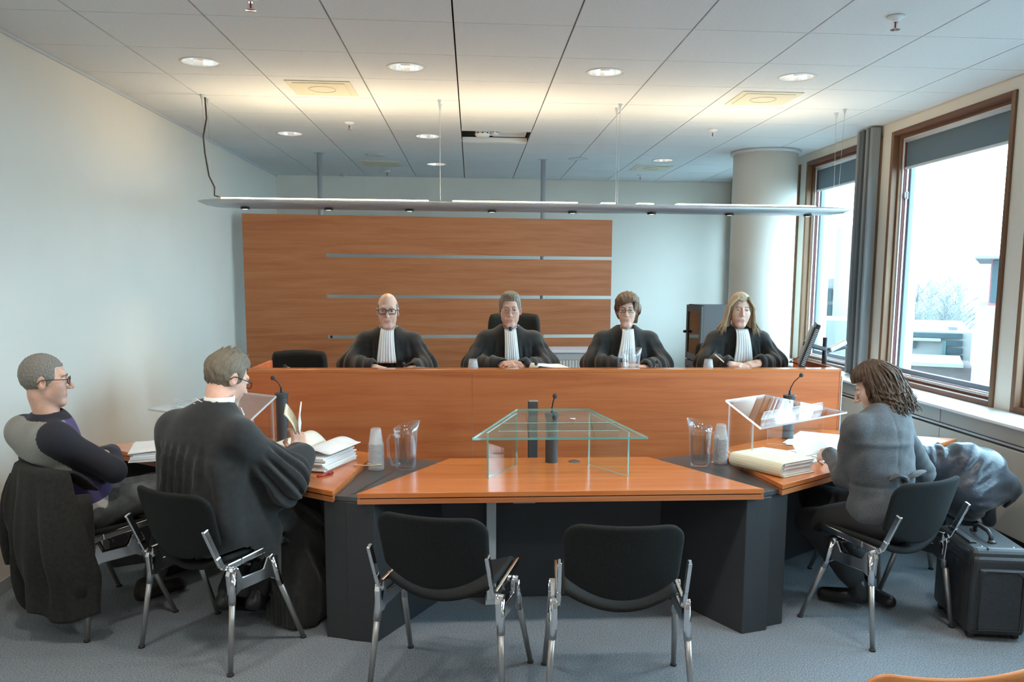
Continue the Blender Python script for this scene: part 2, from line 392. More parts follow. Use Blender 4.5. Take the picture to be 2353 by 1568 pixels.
# ---- windows
jam = M['framewood']; bluefr = pbr('outer_sash_grey', (.17, .21, .27), .4); seal = pbr('seal_white', (.75, .76, .77), .5)
redfr = pbr('outer_wood_red', srgb(120, 64, 58), .5); blindm = pbr('blind_fabric', (.13, .165, .19), .8)
N_, L_, B_ = nodes(blindm)
_tr = N_.new('ShaderNodeBsdfTranslucent'); _tr.inputs[0].default_value = (.42, .50, .54, 1); _mx = N_.new('ShaderNodeMixShader'); _mx.inputs[0].default_value = .12
L_.new(B_.outputs[0], _mx.inputs[1]); L_.new(_tr.outputs[0], _mx.inputs[2]); L_.new(_mx.outputs[0], N_['Material Output'].inputs[0])
def rectframe(y0, y1, z0, z1, x0, x1, w, mv, mh, nm, par):
    MB().box(x0, x1, y1-w, y1, z0, z1).build(nm, mv, par, bevel=.004); MB().box(x0, x1, y0, y0+w, z0, z1).build(nm, mv, par, bevel=.004)
    MB().box(x0, x1, y0+w, y1-w, z1-w, z1).build(nm, mh, par, bevel=.004); MB().box(x0, x1, y0+w, y1-w, z0, z0+w).build(nm, mh, par, bevel=.004)
for n, (y0, y1) in enumerate(WIN):
    e = struct(empty('window_%d' % (n+1), (0, 0, 0)))
    rectframe(y0, y1, WZ0, WZ1, 3.472, 3.525, .040, jam, M['framewoodh'], 'casing', e)
    rectframe(y0+.03, y1-.03, WZ0+.03, WZ1-.03, 3.525, 3.55, .030, jam, M['framewoodh'], 'inner_frame', e)
    rectframe(y0+.045, y1-.045, WZ0+.045, WZ1-.045, 3.55, 3.562, .026, seal, seal, 'seal', e)
    rectframe(y0+.03, y1-.03, WZ0+.03, WZ1-.03, 3.562, 3.59, .044, redfr, redfr, 'outer_frame', e)
    rectframe(y0+.075, y1-.072, WZ0+.075, WZ1-.075, 3.60, 3.64, .040, bluefr, bluefr, 'sash', e)
    MB().box(3.615, 3.623, y0+.11, y1-.11, WZ0+.11, WZ1-.11).build('pane', M['pane'], e)
    MB().box(3.575, 3.578, y0+.06, y1-.06, 2.64, WZ1-.05).build('blind', blindm, e)
    MB().tube([(3.5765, y0+.06, 2.632), (3.5765, y1-.06, 2.632)], .012, 10).build('blind_bar', M['lgrey'], e)
    MB().tube([(3.572, y0+.06, WZ1-.07), (3.572, y1-.06, WZ1-.07)], .022, 12).build('blind_roller', M['lgrey'], e, smooth=True)
    h = MB(); h.box(3.585, 3.60, y1-.10, y1-.085, 2.38, 2.44).tube([(3.59, y1-.092, 2.39), (3.57, y1-.092, 2.39), (3.57, y1-.092, 2.44)], .005, 8)
    h.build('latch', M['grey'], e)

# ---- convector boxing under the windows
cv = empty('convector_boxing', (3.2, 5, 0), 0, 'long beige convector boxing with white sill under the windows', 'radiator cover')
cv.location = (0, 0, 0)
sillm = pbr('sill_white', (.80, .81, .82), .3); cvm = noise_col(pbr('convector_beige', (.52, .50, .45), .55), (.50, .485, .44), (.55, .53, .48), size=2)
bandm = pbr('convector_band', (.40, .39, .36), .5)
MB().box(3.165, 3.475, YR, 8.16, .845, .868).box(3.165, 3.475, 8.84, YB, .845, .868).box(3.36, 3.475, 8.16, 8.84, .845, .868).build('sill', sillm, cv, bevel=.006)
def clearof(a, b): return [(x, y) for x, y in ((a, min(b, 8.165)), (max(a, 8.835), b)) if y-x > .02]   # the pillar stands in front
Y0 = 5.33-1.76*5
while Y0 < YB:
    for a, b in clearof(max(Y0, YR), min(Y0+1.76, YB)):
        MB().box(3.19, 3.21, a+.004, b-.004, .752, .845).build('band_panel', bandm, cv, bevel=.002)
        MB().box(3.19, 3.21, a+.003, b-.003, .20, .715).build('front_panel', cvm, cv, bevel=.003)
    Y0 += 1.76
for a, b in clearof(YR, YB):
    MB().box(3.215, 3.225, a, b, .20, .845).build('backing', M['black'], cv)
    MB().box(3.205, 3.215, a, b, .728, .742).build('light_strip', M['lgrey'], cv)
MB().box(3.46, 3.49, YR, YB, 0, .25).build('plinth', pbr('plinth_dark', (.035, .032, .03), .7), cv)

# ---- grey folded partition between windows and at the far corner
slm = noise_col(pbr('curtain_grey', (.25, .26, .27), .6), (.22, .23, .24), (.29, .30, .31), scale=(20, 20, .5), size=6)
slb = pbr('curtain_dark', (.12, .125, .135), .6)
def curtain(name, x0, x1, y0, y1, z0, n, lab):
    e = empty(name, (0, 0, 0), 0, lab, 'blind')
    for k in range(n):
        t = k/(n-1); y = y1+(y0-y1)*t; d = .0 if k % 2 else .03
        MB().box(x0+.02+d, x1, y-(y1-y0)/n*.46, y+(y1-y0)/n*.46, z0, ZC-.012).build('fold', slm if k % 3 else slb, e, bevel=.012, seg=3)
    return e
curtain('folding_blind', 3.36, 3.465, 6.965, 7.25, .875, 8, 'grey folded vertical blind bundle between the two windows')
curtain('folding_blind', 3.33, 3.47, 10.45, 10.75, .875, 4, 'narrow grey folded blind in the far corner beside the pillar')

# ---- round pillar
cl = empty('pillar', (3.02, 8.50, 0), 0, 'round white structural pillar beside the far window', 'pillar')
MB().lathe([(.325, 0), (.325, ZC-.03)], 64).build('shaft', M['wall'], cl, smooth=True)
MB().lathe([(.325, ZC-.032), (.352, ZC-.03), (.352, ZC-.012), (.345, ZC-.002), (.325, ZC-.001)], 64).build('collar', M['lgrey'], cl, smooth=True)

# ---- pendant lamp over the judges
LX0, LX1, LY, LZ = -2.03, 2.97, 6.42, 2.262
pl = empty('pendant_lamp', (0, 0, 0), 0, 'long slim aluminium pendant lamp hanging over the judges bench', 'pendant lamp')
alu2 = pbr('lamp_aluminium', (.50, .52, .54), .38, .7)
b = MB(); st = []
for x, s in ((LX0, .05), (LX0+.05, .45), (LX0+.13, .8), (LX0+.28, 1.0), (LX0+1.2, 1.0), (LX0+2.5, 1.0), (LX1-1.2, 1.0), (LX1-.35, 1.0), (LX1-.16, .8), (LX1-.05, .45), (LX1, .05)):
    ringp = []
    for k in range(16):
        a = 2*pi*k/16; cc, ss = math.cos(a), math.sin(a)
        ringp.append((x, LY+.135*cc*max(s, .25), LZ+(.018 if ss > 0 else .050)*abs(ss)**.8*(1 if ss > 0 else -1)*(s**.6)))
    st.append(ringp)
vs = sum(st, []); fs = [(i*16+k, i*16+(k+1) % 16, (i+1)*16+(k+1) % 16, (i+1)*16+k) for i in range(len(st)-1) for k in range(16)]
fs += [tuple(range(16)), tuple(range((len(st)-1)*16, len(st)*16))]
b.add(vs, fs); b.build('body', alu2, pl, smooth=True)
dif = pbr('lamp_diffuser', (1, .97, .9), .5)
_b = dif.node_tree.nodes['Principled BSDF']; _b.inputs['Emission Color'].default_value = (1, .79, .50, 1); _b.inputs['Emission Strength'].default_value = 18
def lx(px): return at(px, 462, LY).x
for a, b_ in ((512, 985), (1040, 1326), (1380, 1412), (1462, 1500), (1552, 1870)):
    MB().box(lx(a), lx(b_), LY-.05, LY+.05, LZ+.012, LZ+.026).build('diffuser', dif, pl, bevel=.004)
spotg = pbr('spot_lens', (.9, .9, .85), .3); _b = spotg.node_tree.nodes['Principled BSDF']; _b.inputs['Emission Color'].default_value = (1, .9, .7, 1); _b.inputs['Emission Strength'].default_value = 3
sp_r = MB().lathe([(.0, -.002), (.032, -.002), (.034, -.012), (.024, -.014), (.024, -.010), (0, -.010)], 20).mesh('spot', True)
sp_l = MB().lathe([(0, -.0125), (.022, -.0125)], 20).mesh('lens')
for k, px in enumerate((567, 757, 942, 1130, 1314, 1495, 1673, 1852)):
    s = link('spot', sp_r, M['black'], pl, (lx(px), LY-.05, LZ-.046)); l = link('lens', sp_l, spotg if k != 1 else M['grey'], s)
    ld = bpy.data.lights.new('spot_lamp', 'SPOT'); ld.energy = 21; ld.color = (1, .76, .48); ld.spot_size = 2.1; ld.spot_blend = .9; ld.shadow_soft_size = .02
    lo = bpy.data.objects.new('spot_lamp', ld); col.objects.link(lo); lo.parent = s; lo.location = (0, 0, -.02)
for x in (-1.955, -.239, 1.116, 2.86):
    for dy in (-.075, .07):
        MB().tube([(x, LY+dy*.5, LZ+.02), (x, LY+dy, ZC-.03)], .0011, 5).build('wire', M['grey'], pl)
        MB().lathe([(.003, -.075), (.006, -.04), (.016, -.002), (.016, 0)], 12, (x, LY+dy, ZC)).build('ceiling_clip', M['lgrey'], pl, smooth=True)
xw = -1.955
MB().tube([(xw+.02, LY-.07, ZC-.02), (xw+.025, LY-.07, 2.85), (xw-.005, LY-.065, 2.72), (xw+.0, LY-.06, 2.60), (xw+.02, LY-.05, 2.44), (xw+.055, LY-.045, 2.36), (xw+.05, LY-.04, 2.30), (xw+.11, LY-.03, 2.285)], .006, 8).build('cable', pbr('cable_brown', (.045, .035, .03), .6), pl, smooth=True)

# =================================================================== OUTSIDE, seen through the panes
whitew = pbr('render_grey', (.17, .165, .155), .8, spec=.2); bluegl = pbr('far_glazing', (.02, .035, .04), .3, spec=.2); brick = noise_col(pbr('far_brick', (.085, .07, .066), .9, spec=.1), (.075, .062, .058), (.11, .09, .085), size=1.2)
metal_r = pbr('far_roof', (.11, .115, .12), .7, spec=.2); tealm = pbr('far_teal', (.03, .07, .07), .5); redm = pbr('far_red', (.16, .045, .05), .6)
VIEW = [None]
def look(px): d = ray(px, 650); VIEW[0] = Vector((d.x, d.y, 0)).normalized()
def oncut(px, py, D): d = ray(px, py); return CAM + d*(D/d.dot(VIEW[0]))
def bbox(px0, px1, py0, py1, D, depth, name, mat, par):
    f_ = VIEW[0]; r_ = Vector((f_.y, -f_.x, 0)); a = oncut(px0, (py0+py1)/2, D); b = oncut(px1, (py0+py1)/2, D); zt, zb = oncut((px0+px1)/2, py0, D).z, oncut((px0+px1)/2, py1, D).z
    Mx = Matrix(((r_.x, f_.x, 0, 0), (r_.y, f_.y, 0, 0), (0, 0, 1, 0), (0, 0, 0, 1)))
    return MB().box((a-CAM).dot(r_), (b-CAM).dot(r_), D, D+depth, max(zb, -14), zt, Mx).build(name, mat, par)
struct(MB().box(4, 400, -60, 420, -14.2, -14).build('ground_outside', pbr('far_ground', (.10, .11, .105), .9)))
look(2290)
bA = empty('white_building', (0, 0, 0), 0, 'pale tower block with red framed bay window outside the near window', 'building')
bbox(2217, 2420, 703, 1400, 34, 9, 'wall', whitew, bA)
bbox(2274, 2420, 594, 703, 34, 8, 'bay', redm, bA)
bbox(2278, 2420, 599, 697, 33.9, .15, 'bay_pane', bluegl, bA)
bbox(2240, 2430, 588, 594, 33, 10, 'roof_slab', metal_r, bA)
look(2130)
bB = empty('low_office', (0, 0, 0), 0, 'low white office with dark ribbon windows outside', 'building')
bbox(2040, 2214, 762, 1300, 46, 14, 'wall', whitew, bB)
bbox(2040, 2212, 765, 776, 45.8, .3, 'fascia', bluegl, bB)
for (a, b, c_, d) in ((2098, 2104, 786, 801), (2165, 2173, 784, 830), (2175, 2212, 784, 796), (2175, 2212, 801, 813), (2175, 2212, 817, 828)):
    bbox(a, b, c_, d, 45.8, .3, 'pane', tealm if a == 2165 else bluegl, bB)
bbox(2040, 2162, 777, 783, 45.5, .6, 'canopy', whitew, bB)
bbox(2180, 2200, 752, 761, 48, 3, 'roof_unit', metal_r, bB)
bC = empty('brick_wing', (0, 0, 0), 0, 'brick wing with white coping below the low office', 'building')
bbox(2040, 2214, 842, 1400, 41, 4, 'wall', brick, bC); bbox(2040, 2214, 834, 842, 40.6, 4.8, 'coping', whitew, bC)
look(1930)
bD = empty('far_flat_block', (0, 0, 0), 0, 'white apartment block with dark windows seen through the far window', 'building')
bbox(1905, 1990, 520, 1200, 70, 12, 'wall', whitew, bD)
bbox(1860, 1912, 640, 1200, 76, 12, 'side_wing', whitew, bD)
for (c_, d) in ((663, 692), (700, 732)): bbox(1880, 1911, c_, d, 75.6, .4, 'pane', bluegl, bD)
bbox(1840, 2010, 737, 1300, 60, 8, 'front_wing', metal_r, bD)
treem = noise_col(pbr('far_tree_hazed', (.20, .20, .19), .95), (.18, .18, .17), (.24, .24, .23), size=.8)  # distance haze is put into this pale bark colour
tmesh = None
for k, (px, py, Y_, s, t) in enumerate(((2105, 715, 120, .9, 'leftmost hazy winter tree'), (2138, 708, 135, 1.1, 'tall hazy winter tree behind the low office'), (2172, 716, 122, .9, 'hazy winter tree above the office roof'), (2204, 706, 140, 1.05, 'hazy winter tree beside the pale tower'))):
    if tmesh is None:
        m = MB(); rr = random.Random(3)
        m.tube([(0, 0, -9), (0, 0, -3), (.2, 0, 4)], [.5, .4, .1], 6)
        for q in range(150):
            a = rr.uniform(0, 2*pi); h_ = rr.uniform(-4, 4.5); rad = math.sqrt(max(0, 1-(h_/6)**2))*4.5
            m.tube([(0, 0, h_-2), (math.cos(a)*rad*.5, math.sin(a)*rad*.5, h_), (math.cos(a)*rad, math.sin(a)*rad, h_+1.8)], [.07, .04, .012], 3)
            for b__ in (-.4, .5): m.tube([(math.cos(a)*rad*.5, math.sin(a)*rad*.5, h_), (math.cos(a+b__)*rad*.9, math.sin(a+b__)*rad*.9, h_+1.4)], [.04, .012], 3)
        tmesh = m.mesh('winter_tree')
    o = tag(link('winter_tree', tmesh, treem, None, at(px, py, Y_)), t + ' outside', 'tree', 'hazy trees outside'); o.scale = (s, s, s); o.rotation_euler.z = k*1.3

# =================================================================== BACKDROP SCREEN
PA = at(556, 494, 8.95); PB = at(1407, 507, 9.25)
ang = math.atan2(PB.y-PA.y, PB.x-PA.x); PLEN = math.hypot(PB.x-PA.x, PB.y-PA.y)
scr = empty('backdrop_screen', (PA.x, PA.y, 0), ang, 'large cherry wood backdrop screen with three pale slots behind the judges', 'screen')
def sz(py, px=900):
    d = ray(px, py); n = Vector((-math.sin(ang), math.cos(ang), 0)); t = (Vector((PA.x, PA.y, 0))-CAM).dot(n)/d.dot(n); return (CAM+d*t).z
def sxp(px, py=680):
    d = ray(px, py); n = Vector((-math.sin(ang), math.cos(ang), 0)); t = (Vector((PA.x, PA.y, 0))-CAM).dot(n)/d.dot(n); p = CAM+d*t
    return (p.x-PA.x)*math.cos(ang)+(p.y-PA.y)*math.sin(ang)
zs = [sz(497), sz(585), sz(592.8), sz(678), sz(685.8), sz(770), sz(777.8), sz(777.5)-.41, sz(777.5)-.442, .02]
sx0 = sxp(751)
for a, b in zip(zs[0::2], zs[1::2]):
    MB().box(0, PLEN, -.007, .007, b, a).build('board', M['panelwood'], scr, bevel=.0015)
for a, b in zip(zs[1:-1:2], zs[2::2]):
    MB().box(0, sx0, -.0066, .006, b+.0004, a-.0004).build('filler_strip', M['panelwood'], scr)
MB().box(sxp(757), sxp(757)+.022, -.012, .012, sz(777), sz(771)).build('bracket', M['black'], scr)
for px, yc in ((735, 9.08), (1248, 9.30)):
    p = at(px, 420, yc); q = Matrix.Rotation(-ang, 4, 'Z') @ Vector((p.x-PA.x, yc-PA.y, 0))
    o = MB().tube([(q.x, max(q.y, .045), 0), (q.x, max(q.y, .045), ZC)],   .026, 18).build('pole', M['grey'], scr, smooth=True)
    MB().lathe([(.026, ZC-.006), (.06, ZC-.004), (.06, ZC)], 20, (q.x, max(q.y, .045), 0)).build('pole_flange', M['lgrey'], scr)

# =================================================================== JUDGES BENCH
BY = 5.25; bl = at(548, 851, BY).x; br = at(1931, 900, BY).x; BZ = at(1085, 849, BY).z
struct(MB().box(bl-.9, br-.05, BY+.35, 8.6, 0, .28).build('floor_platform', M['carpet']))
bench = empty('judges_bench', (0, 0, 0), 0, 'long cherry wood judges bench with tall plain front', 'bench')
xm = at(1085, 900, BY).x
for a, b in ((bl, xm-.0008), (xm+.0008, br-.012)):
    MB().box(a, b, BY, BY+.025, .02, BZ-.022).build('front_panel', M['benchwood'], bench)
MB().box(bl, br-.012, BY-.002, BY+.10, BZ-.022, BZ).build('ledge', M['deskwood'], bench, bevel=.002)
MB().box(br-.012, br, BY-.002, BY+.80, .02, BZ+.001).build('end_panel', M['edgewood'], bench, bevel=.002)
MB().box(br+.014, br+.022, BY+.02, BY+.80, .02, BZ-.05).build('end_panel', M['lgrey'], bench, bevel=.002)
MB().box(br, br+.014, BY+.05, BY+.75, .1, BZ-.1).build('spacer', M['black'], bench)
MB().box(bl, bl+.02, BY+.025, BY+.80, .02, BZ-.022).build('end_panel', M['benchwood'], bench)
DZ = 1.04
MB().box(bl+.02, br-.012, BY+.10, BY+.82, DZ-.025, DZ).build('worktop', M['deskwood'], bench, bevel=.003)
MB().box(bl+.02, br-.012, BY+.09, BY+.10, DZ-.10, BZ-.022).build('upstand', M['benchwood'], bench)

# =================================================================== THREE TRAPEZOID DESKS
TZ = .725; TH = math.radians(35.5)
DESK = {'c': ((.425, 3.70), 0.0), 'l': ((-.641-.95*math.cos(TH), 3.743+.95*math.sin(TH)), -TH), 'r': ((1.49+.95*math.cos(TH), 3.77+.95*math.sin(TH)), TH)}
def dloc(k, x, y, z=TZ):
    (ox, oy), a = DESK[k]; return Vector((ox+x*math.cos(a)-y*math.sin(a), oy+x*math.sin(a)+y*math.cos(a), z))
def desk(k, lab):
    (ox, oy), a = DESK[k]
    e = empty('desk', (ox, oy, 0), a, lab, 'desk', 'trapezoid cherry desks')
    H1, H2, D = .95, .55, .727
    poly = [(-H1, 0), (H1, 0), (H2, D), (-H2, D)]
    ins = [(-H1+.012, .006), (H1-.012, .006), (H2-.004, D-.006), (-H2+.004, D-.006)]
    MB().prism(poly, TZ-.023, TZ).build('top', M['deskwood'], e, bevel=.0012)
    MB().prism(ins, TZ-.028, TZ-.023).build('shadow_gap', M['black'], e)
    MB().prism(poly, TZ-.052, TZ-.028).build('lower_top', M['edgewood'], e, bevel=.0012)
    # carcass: two angled side pedestals and a modesty panel
    dx, dy = (H1-H2), D; L = math.hypot(dx, dy); ux, uy = dx/L, dy/L
    for s in (-1, 1):
        o0 = Vector((s*(H1+.062), .055)); back = Vector((-s*ux, uy)); 
        f1 = Vector((s*(H1-.075), .015))
        bis = Vector((-s*.305, .952))          # joint line between neighbouring desks
        P = [o0, f1, f1+back*.60, o0+bis*.84]
        MB().prism([tuple(p) for p in P], .0, TZ-.053).build('pedestal', M['dark'], e, bevel=.004)
    zz = TZ-.053
    MB().box(-.62, .62, .545, .57, .0, zz).build('modesty_panel', M['dark'], e, bevel=.002)
    MB().box(-.352, -.302, .47, .53, .0, zz).build('cable_riser', M['lgrey'], e, bevel=.004)
    MB().box(-.36, -.295, .44, .535, .0, .018).build('riser_foot', M['lgrey'], e, bevel=.004)
    MB().box(-.235, -.13, .05, .11, zz-.017, zz).build('switch_box', M['lgrey'], e, bevel=.003)
    return e
DK = {'c': desk('c', 'centre trapezoid cherry desk with the greenish glass lectern'), 'l': desk('l', 'left trapezoid cherry desk where the robed person sits'), 'r': desk('r', 'right trapezoid cherry desk where the person in grey tweed sits')}
for k, xg in (('c', .125), ('l', .12), ('r', .2)):
    MB().lathe([(0, .003), (.030, .003), (.034, .0005), (.034, 0)], 24).build('cable_grommet', M['tray'], DK[k], loc=(xg, .623, TZ), smooth=True)
# dark wedge trays bridging the desks (two halves with a joint)
def tray(k1, k2, lab1, lab2):
    s = 1 if k2 == 'r' else -1
    pc = lambda x, y: dloc('c', s*x, y).xy
    po = lambda x, y: dloc(k2, -s*x, y).xy
    f = (pc(1.012, .06)+po(1.012, .06))/2; b = (pc(.57, .80)+po(.57, .80))/2
    g = (b-f).normalized(); n = Vector((g.y, -g.x))*s*.0035
    z0, z1 = TZ-.052, TZ-.030
    for (A, B, sg, lab) in ((pc(.90, .02), pc(.50, .745), 1, lab1), (po(.90, .02), po(.50, .745), -1, lab2)):
        f2, b2 = f+n*sg, b+n*sg
        tag(MB().prism([tuple(A), tuple(f2), tuple(b2), tuple(B)], z0, z1).build('wedge_tray', M['tray'], None, bevel=.0015), lab, 'shelf', 'dark wedge shelves between the desks')
tray('c', 'l', 'dark wedge shelf under the left water jug', 'dark wedge shelf under the left cup stack')
tray('c', 'r', 'dark wedge shelf under the right water jug', 'dark wedge shelf under the right cup stack')

# =================================================================== LECTERNS
def sheet(pts, th, name, mat, edge, par):
    """a flat sheet given by its outline (list of Vector), with a coloured polished edge"""
    a, b, c_ = pts[0], pts[1], pts[2]; n = (b-a).cross(c_-b).normalized()
    m = len(pts); V = [p+n*(th/2) for p in pts]+[p-n*(th/2) for p in pts]
    o = MB().add(V, [tuple(range(m)), tuple(range(m, 2*m))[::-1]]).build(name, mat, par)
    MB().add(V, [(i, (i+1) % m, m+(i+1) % m, m+i) for i in range(m)]).build('edge', edge, o)
    return o
def lectern(k, ox, oy, sh, ed, lab, mirror=False):
    (dx, dy), a = DESK[k]; p = dloc(k, ox, oy)
    e = empty('lectern', p, a, lab, 'lectern', 'transparent desk lecterns')
    yf, yr, zf, zr = .17, .575, .215, .292
    zof = lambda y: zf+(zr-zf)*(y-yf)/(yr-yf)
    V = Vector
    sheet([V((-.425, yf, zf)), V((.425, yf, zf)), V((.19, yr, zr)), V((-.19, yr, zr))], .011, 'top_sheet', sh, ed, e)
    for s in (-1, 1):
        x0, y0, x1, y1 = s*.350, .270, s*.192, .545
        sheet([V((x0, y0, .001)), V((x1, y1, .001)), V((x1, y1, zof(y1)-.007)), V((x0, y0, zof(y0)-.007))], .010, 'side_sheet', sh, ed, e)
    yl = yf+.085; zl = zof(yl)+.006
    o = sheet([V((-.30, yl, zl)), V((.30, yl, zl)), V((.285, yl-.008, zl+.042)), V((-.285, yl-.008, zl+.042))], .006, 'paper_stop', sh, ed, e)
    return e
lectern('c', 0, 0, M['glass'], M['glassedge'], 'greenish glass lectern on the centre desk')
lectern('r', -.33, .10, M['acrylic'], M['acryledge'], 'clear acrylic lectern on the right desk')
lectern('l', -.25, .0, M['acrylic'], M['acryledge'], 'clear acrylic lectern on the left desk behind the robed person')
o = MB().lathe([(.0, .004), (.012, .004), (.016, .001), (.016, 0)], 16).build('chrome_stud', M['chrome'], None, smooth=True)
p = dloc('c', .085, .42, TZ+.215+.077*(.25/.405)+.0075); o.location = p; tag(o, 'small bright chrome stud on the glass lectern top', 'stud')

# =================================================================== MICROPHONES
foam = pbr('mic_foam', (.05, .05, .055), .9); micm = pbr('mic_post', (.055, .057, .06), .5)
def mic_post(k, x, y, h, lab, lean):
    p = dloc(k, x, y) if isinstance(k, str) else k
    e = empty('microphone', p, 0, lab, 'microphone', 'desk microphones on black posts')
    MB().lathe([(.034, 0), (.034, h-.03), (.037, h-.028), (.040, h-.004), (.036, h), (0, h)], 28).build('post', micm, e, smooth=False, auto=True)
    lx_, ly_, lz_ = lean
    pts = [(0, 0, h), (lx_*.06, ly_*.06, h+lz_*.35), (lx_*.35, ly_*.35, h+lz_*.66), (lx_, ly_, h+lz_)]
    MB().tube([(0, 0, h), (0, 0, h+.03)], [.009, .006], 10).build('socket', M['black'], e)
    MB().tube(pts, .0035, 8).build('gooseneck', M['black'], e, smooth=True)
    MB().ball(pts[-1], .0135).build('head', foam, e, smooth=True)
    return e
mic_post('c', 0, .617, .268, 'gooseneck microphone on the centre desk seen through the glass lectern', (.012, -.03, .095))
mic_post('r', .105, .662, .275, 'gooseneck microphone on the right desk behind the acrylic lectern', (.06, -.02, .125))
mic_post('l', -.09, .64, .305, 'gooseneck microphone on the left desk beside the raised papers', (-.04, -.03, .09))
p = at(1224, 1030, 4.80)
cp = empty('cable_post', (p.x, 4.80, 0), 0, 'dark square floor post behind the glass lectern', 'post')
MB().box(-.028, .028, -.028, .028, 0, at(1224, 923, 4.80).z).build('shaft', micm, cp, bevel=.004)
MB().box(-.028, .028, -.028, .028, at(1224, 923, 4.80).z, at(1224, 920, 4.80).z).build('cap', M['steel'], cp, bevel=.003)
for px, py, Y_, lean, t in ((655, 842, 5.62, (-.05, .02), 'thin bench microphone in front of the empty office chair'), (928, 837, 5.50, (0, .02), 'thin bench microphone before the judge in dark rimmed glasses'), (1232, 836, 5.50, (-.01, .02), 'thin bench microphone before the white binder'),
                            (1510, 832, 5.55, (.01, .02), 'thin bench microphone beside the judge behind the ribbed jug')):
    b = at(px, py, Y_); e = empty('microphone', (b.x-lean[0], Y_+lean[1], DZ), 0, t, 'microphone', 'thin microphones on the bench')
    h = b.z-DZ
    MB().lathe([(.03, 0), (.03, .012), (.012, .018), (0, .018)], 16).build('foot', M['black'], e, smooth=True)
    MB().tube([(0, 0, .015), (0, 0, h*.55), (lean[0]*.5, -lean[1]*.5, h*.85), (lean[0], -lean[1], h)], .003, 8).build('gooseneck', M['steel'], e, smooth=True)
    MB().ball((lean[0], -lean[1], h), .0125).build('head', foam, e, smooth=True)

# =================================================================== CASTELLI-TYPE SHELL CHAIRS
def chair_meshes():
    d = {}
    def back(u, v):
        u = 2*u-1; au = abs(u)
        zt = .795-.03*max(0, (au-.72)/.28)**2; zb = .560-.085*(1-u*u)
        z = zb+(zt-zb)*v
        y = -.195-.105*((z-.40)/.39) + .060*u*u
        x = u*(.222+.012*v)
        # rounded top corners
        if v > .8 and au > .8: x *= 1-.09*((v-.8)/.2)**2*((au-.8)/.2)
        return (x, y, z)
    d['back'] = MB().grid(back, 17, 13).mesh('backrest', True)
    def seat(u, v):
        u = 2*u-1
        y = -.195+.435*v
        z = .495-.070*(1-u*u)*(1-.45*v)
        if v > .82: z -= .05*((v-.82)/.18)**2
        return (u*.224*(1-.06*max(0, (v-.7)/.3)**2), y+.030*(1-v)*u*u, z)
    d['seat'] = MB().grid(seat, 17, 13).mesh('seat', True)
    for s in (-1, 1):
        x = s*.243
        m = MB()
        pts = [(x, -.285, .655), (x, -.226, .52), (x, -.205, .474), (x, -.178, .462), (x, -.10, .468), (x, .16, .492)]
        for a, b in zip(pts[:-1], pts[1:]):
            m.bar(a, b, .017, .030, (s, 0, 0) if False else (0, 0, 1))
        d['rail%d' % s] = m.mesh('side_rail')
        poly = [(-.185, .452), (-.135, .452), (-.115, .405), (.005, .405), (.030, .452), (.080, .452), (.092, .435), (.100, .345), (.068, .335), (.045, .350), (-.125, .350), (-.150, .335), (-.185, .340), (-.192, .43)]
        Mx = Matrix(((0, 0, 1, s*.258), (1, 0, 0, 0), (0, 1, 0, 0), (0, 0, 0, 1)))
        d['brk%d' % s] = MB().prism(poly, -.012, .012, Mx).tube([(s*.235, -.16, .445), (s*.275, -.16, .445)], .016, 12).tube([(s*.235, .055, .445), (s*.275, .055, .445)], .016, 12).mesh('bracket')
        d['rleg%d' % s] = MB().tube([(s*.262, -.168, .36), (s*.287, -.22, .006)], [.0145, .0115], 14).mesh('leg', True)
        d['fleg%d' % s] = MB().tube([(s*.262, .082, .36), (s*.287, .22, .006)], [.0145, .0115], 14).mesh('leg', True)
        d['rslv%d' % s] = MB().tube([(s*.2585, -.160, .44), (s*.2665, -.177, .30)], [.018, .0165], 14).mesh('sleeve', True)
        d['fslv%d' % s] = MB().tube([(s*.2585, .060, .44), (s*.2665, .103, .30)], [.018, .0165], 14).mesh('sleeve', True)
    d['ftr'] = MB().lathe([(.0115, .012), (.014, .010), (.015, 0), (0, 0)], 12).mesh('foot', True)
    d['cross'] = MB().tube([(-.245, -.05, .437), (.245, -.05, .437)], .006, 10).tube([(-.245, .03, .442), (.245, .03, .442)], .006, 10).mesh('cross_bar', True)
    return d
CM = chair_meshes()
def shell_chair(name, loc, rz, lab, par=None):
    e = empty(name, loc, rz, lab, 'chair', 'black upholstered chairs with aluminium frames')
    for nm, key in (('backrest', 'back'), ('seat', 'seat')):
        o = link(nm, CM[key], M['fabric'], e)
        m = o.modifiers.new('solid', 'SOLIDIFY'); m.thickness = .030 if nm == 'seat' else .024; m.offset = 0
        m = o.modifiers.new('sub', 'SUBSURF'); m.levels = 1; m.render_levels = 1
    for s in (-1, 1):
        o = link('side_rail', CM['rail%d' % s], M['alu'], e); bv = o.modifiers.new('bevel', 'BEVEL'); bv.width = .005; bv.segments = 2
        o = link('bracket', CM['brk%d' % s], M['alu'], e); bv = o.modifiers.new('bevel', 'BEVEL'); bv.width = .004; bv.segments = 2
        for k, y in (('r', -.22), ('f', .22)):
            l = link('leg', CM['%sleg%d' % (k, s)], M['steel'], e)
            link('sleeve', CM['%sslv%d' % (k, s)], M['alu'], l); link('foot', CM['ftr'], M['rubber'], l, (s*.287, y, 0))
    link('cross_bar', CM['cross'], M['black'], e)
    return e
def face(fx, fy): return math.atan2(-fx, fy)
CH = {'c1': ((-.085, 3.36, 0), face(.317, .948)), 'c2': ((.588, 3.215, 0), face(.07, .997)), 'law': ((-1.165, 3.765, 0), face(.53, .848)),
      'man': ((-1.875, 4.16, 0), face(.655, .755)), 'wom': ((2.02, 3.82, 0), face(-.41, .912)), 'coat': ((2.365, 4.565, 0), face(-.55, .835))}
